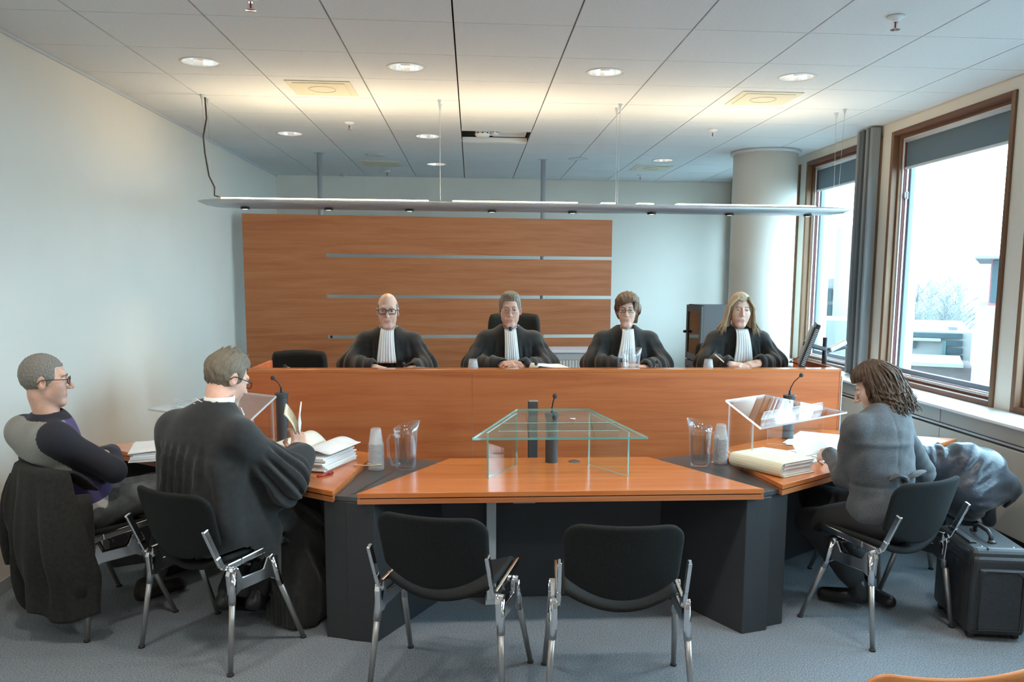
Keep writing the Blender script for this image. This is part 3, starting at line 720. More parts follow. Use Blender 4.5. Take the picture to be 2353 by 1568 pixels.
shell_chair('shell_chair', *CH['c1'], 'empty black chair left of centre, turned slightly, before the glass lectern')
shell_chair('shell_chair', *CH['c2'], 'empty black chair right of centre with its back square to the viewer')
shell_chair('shell_chair', *CH['law'], 'black chair under the robed person at the left desk')
shell_chair('shell_chair', *CH['man'], 'black chair with a dark jacket over its back by the left wall')
shell_chair('shell_chair', *CH['wom'], 'black chair under the person in the grey tweed jacket')
shell_chair('shell_chair', *CH['coat'], 'black chair under the padded coat by the windows')

# wooden chair whose top edge shows at the lower right
wc = empty('wooden_chair', (0, 0, 0), 0, 'light plywood chair back cut off by the bottom right corner', 'chair')
ply = wood('plywood', srgb(170, 108, 60), srgb(196, 132, 78), srgb(212, 152, 98), .35); pad = pbr('seat_pad_brown', (.16, .085, .06), .7)
wl = atz(1990, 1562, .80); wr_ = atz(2400, 1535, .80)
wx0, wx1 = wl.x, wr_.x+.05; wy0, wy1 = wl.y, wr_.y; wcx = (wx0+wx1)/2; hw = (wx1-wx0)/2
def wb(t0):
    def f(u, v):
        u = 2*u-1; z = .44+(.36+.012*(u*u))*v
        if v > .75: z -= .055*max(0, (abs(u)-.80)/.2)**2*((v-.75)/.25)
        y = (wy0+wy1)/2+(wy1-wy0)/2*u+.05*u*u-.02 + (1-v)*.06
        return (wcx+u*hw*(.96+.04*v), y, z)
    return f
MB().grid(wb(0), 21, 11).build('backrest', ply, wc, smooth=True, solid=.018, sub=1)
def wp(u, v): p = Vector(wb(0)(.08+u*.84, .06+v*.87)); return p+Vector((0, .016, 0))
MB().grid(wp, 15, 9).build('back_pad', pad, wc, smooth=True, solid=.012, sub=1)
yc = (wy0+wy1)/2
MB().box(wcx-hw*.92, wcx+hw*.92, yc+.03, yc+.44, .42, .445).build('seat', ply, wc, bevel=.01)
for sx in (-1, 1):
    for (ya, yb_) in ((.06, .0), (.40, .46)):
        MB().tube([(wcx+sx*hw*.8, yc+ya, .42), (wcx+sx*hw*.85, yc+yb_, 0)], .012, 10).build('leg', M['steel'], wc, smooth=True)

# =================================================================== OFFICE CHAIRS BEHIND THE BENCH
def office_chair(px0, px1, py, Y_, lab, h=.55, top=.9, wide=None):
    a = at(px0, py, Y_); b = at(px1, py, Y_); w_ = (b.x-a.x); xc = (a.x+b.x)/2; zt = a.z
    e = empty('office_chair', (xc, Y_, .28), 0, lab, 'office chair', 'black office chairs behind the bench')
    zt -= .28
    def f(u, v):
        u = 2*u-1; z = zt-h+h*v
        k = 1-.10*(1-v)*0 - .09*(max(0, v-.86)/.14)**2*(abs(u) > .6)
        x = u*w_/2*(1.04-.08*v)*k
        return (x, .03*(1-v)-.05*u*u+.03, z-(.012*u*u*v))
    MB().grid(f, 15, 13).build('backrest', M['fabric'], e, smooth=True, solid=.07, sub=1)
    MB().box(-.24, .24, -.52, -.04, .42, .50).build('seat', M['fabric'], e, bevel=.03, seg=4)
    MB().bar((0, .05, zt-h+.15), (0, -.1, .42), .08, .03).build('back_bar', M['black'], e)
    MB().tube([(0, -.28, .10), (0, -.28, .42)], [.035, .025], 14).build('gas_column', M['black'], e, smooth=True)
    for k in range(5):
        a_ = 2*pi*k/5+.3
        l = MB().bar((0, -.28, .09), (.28*math.cos(a_), -.28+.28*math.sin(a_), .06), .045, .03).build('base_arm', M['black'], e, bevel=.006)
        MB().ball((.28*math.cos(a_), -.28+.28*math.sin(a_), .028), .028, 12, 8).build('castor', M['black'], l, smooth=True)
    return e
office_chair(622, 752, 804, 6.55, 'empty black office chair at the left end of the bench')
office_chair(1121, 1242, 718, 6.60, 'black office chair of the judge in the middle', h=.62)
office_chair(1600, 1690, 786, 6.65, 'black office chair behind the judge holding a pen', h=.5)
office_chair(835, 955, 800, 6.62, 'black office chair hidden behind the judge in dark rimmed glasses', h=.5)
office_chair(1388, 1500, 800, 6.62, 'black office chair hidden behind the judge with the ribbed jug', h=.5)

# =================================================================== CABINETS
cbm = pbr('cabinet_anthracite', (.075, .08, .085), .5); cgl = thin_glass('cabinet_glass', (.45, .50, .52), .08, 1.6)
nb = at(1612, 703, 7.05); cb = empty('glass_door_cabinet', (nb.x, 7.05, 0), 0, 'anthracite cabinet with two glass doors beside the judge holding a pen', 'cabinet')
hz = nb.z; W_, D_ = .46, .50
MB().box(.02, W_, 0, .02, 0, hz).box(.02, W_, D_-.02, D_, 0, hz).box(.02, W_, .02, D_-.02, hz-.03, hz).box(.02, W_, .02, D_-.02, 0, .05).box(W_-.02, W_, .02, D_-.02, .05, hz-.03).box(.02, W_-.02, .02, D_-.02, hz/2-.012, hz/2+.012).build('body', cbm, cb, bevel=.003)
for z0, z1 in ((hz*.66+.005, hz-.004), (.06, hz*.66-.005)):
    d = empty('door', (0, 0, 0), 0, parent=cb)
    d = MB().box(0, .02, 0, .055, z0, z1).box(0, .02, D_-.055, D_, z0, z1).box(0, .02, .055, D_-.055, z1-.06, z1).box(0, .02, .055, D_-.055, z0, z0+.06).build('door_frame', cbm, cb, bevel=.002)
    MB().box(.008, .012, .055, D_-.055, z0+.06, z1-.06).build('pane', cgl, d)
    MB().ball((-.018, D_-.03 if z0 > .5 else D_-.03, (z0+z1)/2), (.018, .018, .014)).build('knob', M['black'], d, smooth=True)
for o in list(cb.children):
    if o.type == 'EMPTY': bpy.data.objects.remove(o)
fl = at(1345, 806, 7.35); sbd = empty('tambour_sideboard', (0, 0, 0), 0, 'light grey tambour front sideboard between the two middle judges', 'cabinet')
x0, x1 = at(1150, 806, 7.35).x, at(1392, 806, 7.35).x; z1 = fl.z
tmb = pbr('tambour_grey', (.50, .54, .56), .5)
MB().box(x0, x1, 7.37, 7.78, .0, z1-.045).build('body', M['lgrey'], sbd)
MB().box(x0-.01, x1+.01, 7.34, 7.80, z1-.022, z1).build('top', pbr('sideboard_top', (.55, .58, .64), .35), sbd, bevel=.003)
MB().box(x0, x1, 7.35, 7.37, z1-.085, z1-.022).build('rail', M['grey'], sbd)
MB().box(x1-.11, x1-.03, 7.346, 7.35, z1-.068, z1-.040).build('label_plate', M['white'], sbd)
n = 34
for k in range(n):
    a = x0+(x1-x0)*k/n; MB().box(a+.002, a+(x1-x0)/n-.002, 7.352, 7.372, .06, z1-.087).build('tambour_slat', tmb, sbd, bevel=.003)

# =================================================================== MONITOR ON AN ARM
mp = at(1862, 800, 5.62)
mon = empty('monitor', (mp.x, 5.62, 0), 0, 'black flat monitor turned sideways on an arm at the right end of the bench', 'monitor')
# tilted panel: lower edge leans left, screen faces the blonde judge (-x)
TL, BL_ = at(1879, 742, 5.72), at(1838, 845, 5.50)
up = (at(1884, 742, 5.62)-at(1842, 845, 5.62)); up.normalize()
dep = Vector((.36, .93, 0)).normalized(); nrm = up.cross(dep).normalized()    # towards +x
Mm = Matrix.Translation(at(1860, 794, 5.62)-Vector((mp.x, 5.62, 0))) @ Matrix((( dep.x, up.x, nrm.x, 0), (dep.y, up.y, nrm.y, 0), (dep.z, up.z, nrm.z, 0), (0, 0, 0, 1)))
MB().box(-.21, .21, -.165, .165, -.012, .018, Mm).build('bezel', M['black'], mon, bevel=.006)
MB().box(-.195, .195, -.15, .15, -.0135, -.0115, Mm).build('screen', pbr('screen_dark', (.01, .012, .015), .12), mon)
sh = MB().box(-.17, .17, -.14, .14, .018, .036, Mm).build('rear_shell', pbr('monitor_grey', (.32, .34, .36), .5), mon, bevel=.012)
for k in range(22):
    y = -.128+.256*k/21; MB().box(-.2105, -.2095, y-.003, y+.003, -.008, .014, Mm).build('vent_slot', M['grey'], sh)
ap = at(1893, 845, 5.66); a0 = Vector((ap.x-mp.x, .04, 0))
MB().tube([(a0.x, a0.y, DZ), (a0.x, a0.y, at(1893, 776, 5.66).z)], .017, 14).build('arm_post', M['black'], mon, smooth=True)
zA = at(1893, 803, 5.66).z
MB().bar((a0.x, a0.y, zA), tuple((Mm @ Vector((0, 0, .036)))), .045, .03).build('arm_bracket', M['black'], mon, bevel=.006)
q = at(1941, 786, 5.72); q2 = at(1905, 806, 5.66)
MB().bar((q2.x-mp.x, .05, q2.z), (q.x-mp.x, .10, q.z), .05, .035).build('arm_link', pbr('arm_silver', (.5, .53, .56), .35, .6), mon, bevel=.01)
q3 = at(1943, 795, 5.72); MB().bar((q3.x-mp.x, .10, q3.z-.01), (a0.x, a0.y, zA-.02), .03, .022).build('arm_link', M['black'], mon, bevel=.006)
MB().tube([tuple(Mm @ Vector((0, -.1, .036))), tuple(Mm @ Vector((.0, -.15, .08))), (a0.x-.04, .03, DZ+.02)], .004, 6).build('cable', M['black'], mon, smooth=True)

# =================================================================== JUGS AND CUPS
def jug(loc, rz, lab, h=.235, water=.75, s=1.0):
    e = empty('water_jug', loc, rz, lab, 'jug', 'clear plastic water jugs'); e.scale = (s, s, s)
    n = 40; prof_o = [(.0, 0), (.046, 0), (.050, .006), (.052, .03), (.060, h*.8), (.064, h)]
    prof_i = [(.061, h), (.057, h*.8), (.0485, .03), (.044, .012), (0, .012)]
    V = []; pr_ = prof_o+prof_i
    for (r, z) in pr_:
        for k in range(n):
            a = 2*pi*k/n; rr = r*(1+(.022*math.cos(a*10) if .02 < z < h*.85 else 0))
            zz = z; xx = 0
            if z > h*.6:
                t = (z-h*.6)/(h*.4); sp = max(0, math.cos(a))**6
                zz += .022*t*t*math.cos(a); rr *= 1+.22*sp*t*t
            V.append((rr*math.cos(a), rr*math.sin(a), zz))
    m = len(pr_); F = [(i*n+k, i*n+(k+1) % n, (i+1)*n+(k+1) % n, (i+1)*n+k) for i in range(m-1) for k in range(n)]
    MB().add(V, F).build('body', M['clear'], e, smooth=True)
    MB().tube([(-.055, 0, h*.80), (-.085, 0, h*.80), (-.098, 0, h*.68), (-.092, 0, h*.35), (-.075, 0, h*.12), (-.052, 0, h*.10)], .0065, 10).build('handle', M['clear'], e, smooth=True)
    if water:
        zt = h*water
        MB().lathe([(0, .0125), (.0445, .0125), (.049, .03), (.0485+(.0085)*(zt-.03)/(h*.8-.03), zt), (0, zt)], 32).build('water', M['water'], e, smooth=False, auto=True)
    return e
p = atz(933, 1078, .695); jug(p, math.radians(20), 'jug of water on the left wedge shelf')
p = atz(1607, 1070, .695); jug(p, math.radians(150), 'jug of water on the right wedge shelf')
p = at(1450, 830, 5.47); jug((p.x, 5.47, DZ), math.radians(20), 'short ribbed jug of water on the judges bench', h=.185, water=.42)
cupm = bpy.data.materials.new('thin_clear_cup'); cupm.use_nodes = True
_N, _L, _B = nodes(cupm); _B.inputs['Base Color'].default_value = (.86, .89, .91, 1); _B.inputs['Roughness'].default_value = .18
_t = _N.new('ShaderNodeBsdfTransparent'); _x = _N.new('ShaderNodeMixShader'); _x.inputs[0].default_value = .22
_L.new(_t.outputs[0], _x.inputs[1]); _L.new(_B.outputs[0], _x.inputs[2]); _L.new(_x.outputs[0], _N['Material Output'].inputs[0])
cupmesh = MB().lathe([(.0385, .002), (.0425, .0), (.0425, .0035), (.038, .0045), (.0275, .080), (.025, .084), (0, .084)], 28).mesh('plastic_cup', True)
_on = 'first second third fourth fifth sixth seventh eighth ninth tenth eleventh twelfth thirteenth fourteenth fifteenth sixteenth seventeenth'.split()
def ORD(k, n): return 'topmost clear plastic cup' if k == n-1 else 'clear plastic cup, %s from the bottom,' % _on[k]
def cups(px, py, n, plane, lab, grp, step=.0085):
    p = plane
    for k in range(n):
        o = link('plastic_cup', cupmesh, cupm, None, (p.x+random.uniform(-.0008, .0008), p.y, p.z+k*step)); tag(o, lab % ORD(k, n), 'cup', grp)
cups(0, 0, 17, atz(865, 1078, .696), '%s in the tall stack beside the left jug', 'stack of cups left')
cups(0, 0, 17, atz(1654, 1064, .696), '%s in the tall stack beside the right jug', 'stack of cups right')
p = at(1087, 848, 5.43); cups(0, 0, 7, Vector((p.x, 5.43, DZ)), '%s in the short stack beside the middle judge', 'short stack of cups middle')
p = at(1627, 848, 5.43); cups(0, 0, 7, Vector((p.x, 5.43, DZ)), '%s in the short stack at the right bench end', 'short stack of cups right')
p = at(963, 842, 5.50); o = link('plastic_cup', cupmesh, cupm, None, (p.x, 5.5, DZ+.03), None); tag(o, 'single clear plastic cup lying on its side on the bench', 'cup'); o.rotation_euler = (0, pi/2, .4)
o.location = (p.x-.03, 5.5, DZ+.041)

# =================================================================== PAPERS, BINDERS, SMALL THINGS
def paper_stack(k, x, y, rz, w_, l_, n, lab, z0=TZ, th=.006, jit=.012, mat=None, seed=1):
    (ox, oy), a = DESK[k]; rr = random.Random(seed)
    e = empty('paper_stack', dloc(k, x, y, z0), a+rz, lab, 'papers')
    for q in range(n):
        m = MB(); j = rr.uniform(-jit, jit); j2 = rr.uniform(-jit, jit)
        m.box(-w_/2+j, w_/2+j, -l_/2+j2, l_/2+j2, q*th, q*th+th*.88, Matrix.Rotation(rr.uniform(-.05, .05), 4, 'Z'))
        m.build('bundle', mat or M['paper'], e, bevel=.0008)
    return e
def binder(p, rz, lab, mat, w_=.30, l_=.33, th=.075, wedge=.0):
    e = empty('ring_binder', p, rz, lab, 'binder')
    m = MB(); n = 8; prof = []
    for k in range(n+1):
        a = pi/2+pi*k/n; prof.append((-w_/2+.03+.03*math.cos(a), th/2+th/2*math.sin(a)))
    prof = [(w_/2, th-wedge)] + prof + [(w_/2, 0)]
    inn = [(w_/2, .003)] + [(x*.985+.001, min(max(z, .003), th-.003)) for x, z in prof[1:-1]][::-1] + [(w_/2, th-wedge-.003)]
    poly = prof+inn
    Mx = Matrix(((1, 0, 0, 0), (0, 0, 1, 0), (0, 1, 0, 0), (0, 0, 0, 1)))
    m.prism(poly, -l_/2, l_/2, Mx); m.build('cover', mat, e, bevel=.001)
    rr = random.Random(5)
    nq = 6; hh = (th-.010)/nq
    for q in range(nq):
        j = rr.uniform(-.012, .006); kx = rr.uniform(-.008, .008)
        MB().box(-w_/2+.035, w_/2-.012+j, -l_/2+.008+kx, l_/2-.010+kx, .005+q*hh*(1-wedge/th*.5), .005+(q+.93)*hh*(1-wedge/th*.5)).build('pages', M['paper'], e, bevel=.001)
    return e
(_, ra) = DESK['r']
p = dloc('r', -.70, .235, TZ+.001); binder(p, ra-.10, 'thick cream file full of papers on the right desk', M['cream'], .27, .34, .072)
paper_stack('r', -.40, .36, .15, .26, .34, 3, 'loose white sheets behind the cream file', th=.0035, jit=.02, seed=4)
paper_stack('r', .20, .50, .3, .42, .30, 3, 'large white sheets on the back of the right desk', th=.002, jit=.05, seed=5)
paper_stack('r', -.20, .26, -.25, .21, .26, 4, 'small fanned stack of letters beside the cream file', th=.004, jit=.02, seed=6)
p = dloc('r', -.46, .37, TZ+.014); tag(MB().tube([(-.06, 0, 0), (.06, 0, 0)], .004, 8).build('pen', M['black'], None, loc=p, rot=(0, 0, ra+1.9)), 'black pen on the sheets by the cream file', 'pen')
rc = empty('red_clip', dloc('r', -.30, .13, TZ), ra, 'small orange red clip beside the cream file', 'clip')
orm = pbr('orange_red', (.55, .09, .02), .4)
for k in range(4): MB().tube([(-.03+.018*k, .0, .006), (-.022+.018*k, .022*(1 if k % 2 else -1), .008), (-.012+.018*k, .0, .006)], .005, 8).build('loop', orm, rc, smooth=True)
(_, la) = DESK['l']
p = dloc('l', -.40, .05, TZ+.001); binder(p, la+pi+.9, 'white ring binder on the left desk', M['paper'], .29, .32, .068, wedge=.02)
paper_stack('l', .46, .36, .30, .31, .34, 9, 'tall pile of case papers under the raised hand at the left desk', th=.0078, jit=.012, seed=8)
rm = empty('red_marker', dloc('l', .70, .20, TZ), la, 'red pen lying near the edge of the left desk', 'pen')
MB().tube([(0, -.05, .007), (0, .015, .007)], .006, 8).build('barrel', M['red'], rm, smooth=True); MB().tube([(0, .015, .007), (0, .05, .007)], .007, 8).build('cap', pbr('red_dark', (.25, .01, .02), .3), rm, smooth=True)
pts = []
for k in range(17):
    t = k/16; pts.append(dloc('l', .66+.10*math.sin(t*3.0)+.03*t, .47-.03*math.cos(t*5.5)+.05*t, TZ+.004))
tag(MB().tube(pts, .0028, 6).build('thin_cord', pbr('cord_beige', (.6, .5, .38), .5), None, smooth=True), 'thin pale cord on the left desk beside the case papers', 'cord')
# bench papers
p = at(1258, 838, 5.62); e = binder((p.x, 5.62, DZ+.001), .2, 'white ring binder with dark edges on the judges bench', M['paper'], .26, .30, .085, .03)
tag(MB().box(-.10, .10, -.14, .14, 0, .004).build('sheet_of_paper', M['paper'], None, loc=(at(700, 840, 5.75).x+1.0, 5.75, DZ), rot=(0, 0, .2)), 'white sheet on the bench before the judge in dark rimmed glasses', 'papers')

# =================================================================== IMPLICIT-SURFACE MODELLING (bodies, cloth, hair)
class Fld:
    """distance functions sampled on an open grid"""
    def __init__(s, lo, hi, h):
        s.h = h; s.lo = np.array(lo, float)
        n = np.maximum(4, np.ceil((np.array(hi)-s.lo)/h).astype(int)+1); s.n = n
        ax = [(s.lo[i]+h*np.arange(n[i])).astype(np.float32) for i in range(3)]
        s.x, s.y, s.z = ax[0][:, None, None], ax[1][None, :, None], ax[2][None, None, :]
    def cap(s, a, b, ra, rb=None):
        rb = ra if rb is None else rb
        a = [float(v) for v in a]; b = [float(v) for v in b]
        d = [b[i]-a[i] for i in range(3)]; L2 = sum(v*v for v in d)+1e-9
        px, py, pz = s.x-a[0], s.y-a[1], s.z-a[2]
        t = np.clip((px*d[0]+py*d[1]+pz*d[2])/L2, 0, 1)
        return np.sqrt((px-t*d[0])**2+(py-t*d[1])**2+(pz-t*d[2])**2)-(ra+(rb-ra)*t)
    def ell(s, c, r, R=None):
        px, py, pz = s.x-float(c[0]), s.y-float(c[1]), s.z-float(c[2])
        if R is not None:
            R = np.array(R)[:3, :3].T
            px, py, pz = R[0, 0]*px+R[0, 1]*py+R[0, 2]*pz, R[1, 0]*px+R[1, 1]*py+R[1, 2]*pz, R[2, 0]*px+R[2, 1]*py+R[2, 2]*pz
        k0 = np.sqrt((px/r[0])**2+(py/r[1])**2+(pz/r[2])**2)
        k1 = np.sqrt((px/r[0]**2)**2+(py/r[1]**2)**2+(pz/r[2]**2)**2)+1e-6
        return k0*(k0-1)/k1
    def box(s, c, hf, r=.0, R=None):
        px, py, pz = s.x-float(c[0]), s.y-float(c[1]), s.z-float(c[2])
        if R is not None:
            R = np.array(R)[:3, :3].T
            px, py, pz = R[0, 0]*px+R[0, 1]*py+R[0, 2]*pz, R[1, 0]*px+R[1, 1]*py+R[1, 2]*pz, R[2, 0]*px+R[2, 1]*py+R[2, 2]*pz
        qx, qy, qz = np.abs(px)-hf[0]+r, np.abs(py)-hf[1]+r, np.abs(pz)-hf[2]+r
        return np.sqrt(np.maximum(qx, 0)**2+np.maximum(qy, 0)**2+np.maximum(qz, 0)**2)+np.minimum(np.maximum(np.maximum(qx, qy), qz), 0)-r
    def plane(s, p, n):
        n = Vector(n).normalized()
        return (s.x-p[0])*n.x+(s.y-p[1])*n.y+(s.z-p[2])*n.z
    def waves(s, freq, amp, seed=0, n=4, stretch=(1, 1, 1)):
        rr = random.Random(seed); o = 0
        for k in range(n):
            d = Vector((rr.gauss(0, 1)*stretch[0], rr.gauss(0, 1)*stretch[1], rr.gauss(0, 1)*stretch[2])); d.normalize(); f = freq*rr.uniform(.7, 1.4)
            o = o+np.sin(f*(s.x*d.x*stretch[0]+s.y*d.y*stretch[1]+s.z*d.z*stretch[2])+rr.uniform(0, 6.28))
        return o*(amp/n)
    def mesh(s, v):
        v = np.broadcast_to(v, tuple(s.n)).astype(np.float32)
        S = v < 0; nx, ny, nz = v.shape
        c = S[:-1, :-1, :-1].astype(np.int8)
        tot = sum(S[i:nx-1+i, j:ny-1+j, k:nz-1+k].astype(np.int8) for i in (0, 1) for j in (0, 1) for k in (0, 1))
        act = (tot > 0) & (tot < 8); I, J, K = np.nonzero(act)
        idx = -np.ones(act.shape, np.int64); idx[I, J, K] = np.arange(len(I))
        acc = np.zeros((len(I), 3)); cnt = np.zeros(len(I))
        corners = [(i, j, k) for i in (0, 1) for j in (0, 1) for k in (0, 1)]
        for a in corners:
            for ax in range(3):
                if a[ax]: continue
                b = list(a); b[ax] = 1
                va = v[I+a[0], J+a[1], K+a[2]]; vb = v[I+b[0], J+b[1], K+b[2]]
                m = (va < 0) != (vb < 0); t = np.where(m, va/(va-vb+1e-20), 0)
                p = np.tile(np.array(a, float), (len(I), 1)); p[:, ax] += t
                acc[m] += p[m]; cnt[m] += 1
        P = s.lo+(np.stack([I, J, K], 1)+acc/np.maximum(cnt, 1)[:, None])*s.h
        F = []
        for ax in range(3):
            o1, o2 = (ax+1) % 3, (ax+2) % 3
            sl0 = [slice(1, -1)]*3; sl1 = [slice(1, -1)]*3
            sl0[ax] = slice(0, -1); sl1[ax] = slice(1, None)
            a = S[tuple(sl0)]; b = S[tuple(sl1)]
            E = np.stack(np.nonzero(a != b), 1)
            if not len(E): continue
            inside = a[E[:, 0], E[:, 1], E[:, 2]]
            g = E.copy(); g[:, o1] += 1; g[:, o2] += 1            # grid index of the edge start
            q = []
            for d1, d2 in ((-1, -1), (0, -1), (0, 0), (-1, 0)):
                cc = g.copy(); cc[:, o1] += d1; cc[:, o2] += d2; q.append(idx[cc[:, 0], cc[:, 1], cc[:, 2]])
            q = np.stack(q, 1); q[~inside] = q[~inside][:, ::-1]
            F.append(q)
        F = np.concatenate(F) if F else np.zeros((0, 4), np.int64)
        return P, F[(F >= 0).all(1)]
def smin(a, b, k):
    h = np.clip(.5+.5*(b-a)/k, 0, 1); return b+(a-b)*h-k*h*(1-h)
def smax(a, b, k): return -smin(-a, -b, k)
def smins(k, *fs):
    o = fs[0]
    for f in fs[1:]: o = smin(o, f, k)
    return o
def npmesh(name, P, F, mats, idx=None, parent=None, smooth=True, Mx=None):
    if Mx is not None:
        A = np.array(Mx); P = P @ A[:3, :3].T + A[:3, 3]
    me = bpy.data.meshes.new(name); nF = len(F)
    me.vertices.add(len(P)); me.vertices.foreach_set('co', np.ascontiguousarray(P, np.float32).ravel())
    me.loops.add(nF*4); me.loops.foreach_set('vertex_index', np.ascontiguousarray(F, np.int32).ravel())
    me.polygons.add(nF); me.polygons.foreach_set('loop_start', np.arange(0, nF*4, 4, dtype=np.int32))
    for m in (mats if isinstance(mats, (list, tuple)) else [mats]): me.materials.append(m)
    if idx is not None: me.polygons.foreach_set('material_index', np.ascontiguousarray(idx, np.int32))
    me.polygons.foreach_set('use_smooth', np.ones(nF, bool)); me.update(calc_edges=True); me.validate()
    o = bpy.data.objects.new(name, me); col.objects.link(o); o.parent = parent
    return o
def xf(P, Mx): A = np.array(Mx); return P @ A[:3, :3].T + A[:3, 3]
def frame(pos, fwd, up=(0, 0, 1)):
    """local -y looks along fwd, local z is up"""
    y = -Vector(fwd).normalized(); z = Vector(up); x = y.cross(z).normalized(); z = x.cross(y).normalized()
    return Matrix(((x.x, y.x, z.x, pos[0]), (x.y, y.y, z.y, pos[1]), (x.z, y.z, z.z, pos[2]), (0, 0, 0, 1)))

skinm = {}
def skin(tone):
    if tone not in skinm:
        c = {'fair': (.74, .485, .375), 'ruddy': (.72, .43, .32), 'pale': (.76, .52, .42)}[tone]
        m = noise_col(pbr('skin_'+tone, c, .5, spec=.35, Subsurface_Weight=.12, Subsurface_Radius=(.012, .005, .003), Subsurface_Scale=.5), tuple(v*.90 for v in c), tuple(min(1, v*1.06) for v in c), size=35, detail=3)
        skinm[tone] = m
    return skinm[tone]
lipm = pbr('lips', (.56, .27, .23), .45)
eyew = pbr('eye_white', (.70, .68, .66), .25); irism = pbr('iris', (.06, .07, .09), .2)
HEAD_H = .0032
def head_geo(neck_base, w=1.0, jaw=1.0, fem=False, h=HEAD_H, nose=1.0):
    """head in its own frame: eyes at z=0, face towards -y; neck_base in the same frame"""
    nb = Vector(neck_base)
    lo = (-.098, min(-.135, nb.y-.07), min(-.14, nb.z-.02)); hi = (.098, max(.125, nb.y+.08), .13)
    lo = (min(lo[0], nb.x-.07), lo[1], lo[2]); hi = (max(hi[0], nb.x+.07), hi[1], hi[2])
    f = Fld(lo, hi, h)
    d = f.ell((0, .018, .026), (.0715*w, .092, .092))
    d = smin(d, f.ell((0, -.022, -.046), (.0520*w*jaw, .062, .080)), .036)
    d = smin(d, f.cap((-.014*jaw, -.066, -.111), (.014*jaw, -.066, -.111), .0155), .026)      # chin
    for sx in (-1, 1): d = smin(d, f.cap((sx*.045*w*jaw, -.004, -.070), (sx*.016*jaw, -.058, -.109), .0125), .022)
    for sx in (-1, 1): d = smin(d, f.ell((sx*.040*w, -.052, -.028), (.023, .021, .025)), .030)        # cheekbones
    for sx in (-1, 1): d = smin(d, f.ell((sx*.036*w*jaw, -.034, -.058), (.021, .034, .034)), .024)         # cheeks
    d = smin(d, f.cap((-.033*w, -.071, .024), (.033*w, -.071, .024), .0110 if not fem else .008), .016)   # brow
    for sx in (-1, 1): d = smax(d, -f.ell((sx*.0310, -.097, .000), (.0190, .017, .0125)), .008)        # sockets
    d = smin(d, f.cap((0, -.081, .012), (0, -.107*nose, -.036), .0062, .0100), .010)                   # nose
    for sx in (-1, 1): d = smin(d, f.ell((sx*.0110, -.095*nose, -.040), (.0072, .010, .0068)), .006)
    d = smin(d, f.ell((0, -.070, -.072), (.026, .013, .020)), .012)                                    # mouth mound
    d = smin(d, f.cap((-.016, -.0800, -.0688), (.016, -.0800, -.0688), .0040), .005)
    d = smin(d, f.cap((-.013, -.0795, -.0792), (.013, -.0795, -.0792), .0050), .005)
    d = smax(d, -f.cap((-.023, -.0895, -.0742), (.023, -.0895, -.0742), .0046), .002)
    for sx in (-1, 1):                                                                                # ears
        R = Matrix.Rotation(sx*.35, 3, 'Z')
        e = f.ell((sx*.0745*w, .014, -.012), (.0085, .0185, .0325), R)
        e = smax(e, -f.ell((sx*.0830*w, .008, -.008), (.006, .010, .019), R), .004)
        d = smin(d, e, .007)
    rn = .046 if fem else .0525
    d = smin(d, f.cap((0, .028, -.075), tuple(nb), rn*.98, rn*1.06), .028)
    P, F = f.mesh(d)
    C = P[F].mean(1)
    lip = (np.abs(C[:, 0]) < .0205) & (C[:, 2] < -.0655+np.abs(C[:, 0])*-.12) & (C[:, 2] > -.0845+np.abs(C[:, 0])*.32) & (C[:, 1] < -.074)
    return P, F, lip.astype(int)
def hand_geo(curl=(.35, .4, .45, .5), thumb=.5, spread=.06, right=True, h=.0026, s=1.0, tuck=0):
    """wrist at origin, fingers along +y, back of hand +z; thumb on -x for a right hand seen from above"""
    m = 1 if right else -1
    f = Fld((-.085, -.035, -.10), (.085, .215, .05), h)
    d = f.box((0, .046, 0), (.037, .044, .0125), .012)
    d = smin(d, f.ell((-m*.024, .030, -.008), (.018, .032, .014)), .014)
    d = smin(d, f.cap((0, -.04, 0), (0, .01, 0), .025, .026), .02)
    fd = None
    bx = (-.0275, -.0092, .0098, .0275); by = (.086, .091, .087, .078)
    ln = ((.041, .025, .019), (.045, .028, .020), (.042, .026, .019), (.033, .020, .017))
    for k in range(4):
        p = Vector((m*bx[k], by[k], .0)); a = 0; sp = m*(bx[k]/.0275)*spread
        for q in range(3):
            a += curl[k]*(.8 if q == 0 else 1.15)
            n = p+Vector((math.sin(sp)*math.cos(a), math.cos(sp)*math.cos(a), -math.sin(a)))*ln[k][q]
            c = f.cap(p, n, .0092-.0007*q-(.001 if k == 3 else 0), .0086-.0008*q-(.001 if k == 3 else 0))
            fd = c if fd is None else smin(fd, c, .003) if q else np.minimum(fd, c)
            p = n
    d = smin(d, fd, .006)
    p = Vector((-m*.026, .022, -.008)); a = .75
    for q, L in enumerate((.040, .031, .025)):
        dr = Vector((-m*math.sin(a), math.cos(a)*.9, -.25-thumb*.5)).normalized()
        n = p+dr*L; d = smin(d, f.cap(p, n, .0118-.001*q, .0108-.001*q), .006); p = n; a -= thumb*.75
    P, F = f.mesh(d); return P*s, F
def place_hand(wrist, fdir, back, **kw):
    """returns geometry in world space"""
    P, F = hand_geo(**kw)
    y = Vector(fdir).normalized(); z = Vector(back); x = y.cross(z).normalized(); z = x.cross(y)
    Mx = Matrix(((x.x, y.x, z.x, wrist[0]), (x.y, y.y, z.y, wrist[1]), (x.z, y.z, z.z, wrist[2]), (0, 0, 0, 1)))
    return xf(P, Mx), F
def join(parts):
    """parts: (P, F, material index array or int)"""
    Ps, Fs, Is = [], [], []; n = 0
    for P, F, I in parts:
        Ps.append(P); Fs.append(F+n); Is.append(np.full(len(F), I) if np.isscalar(I) else I); n += len(P)
    return np.concatenate(Ps), np.concatenate(Fs), np.concatenate(Is)
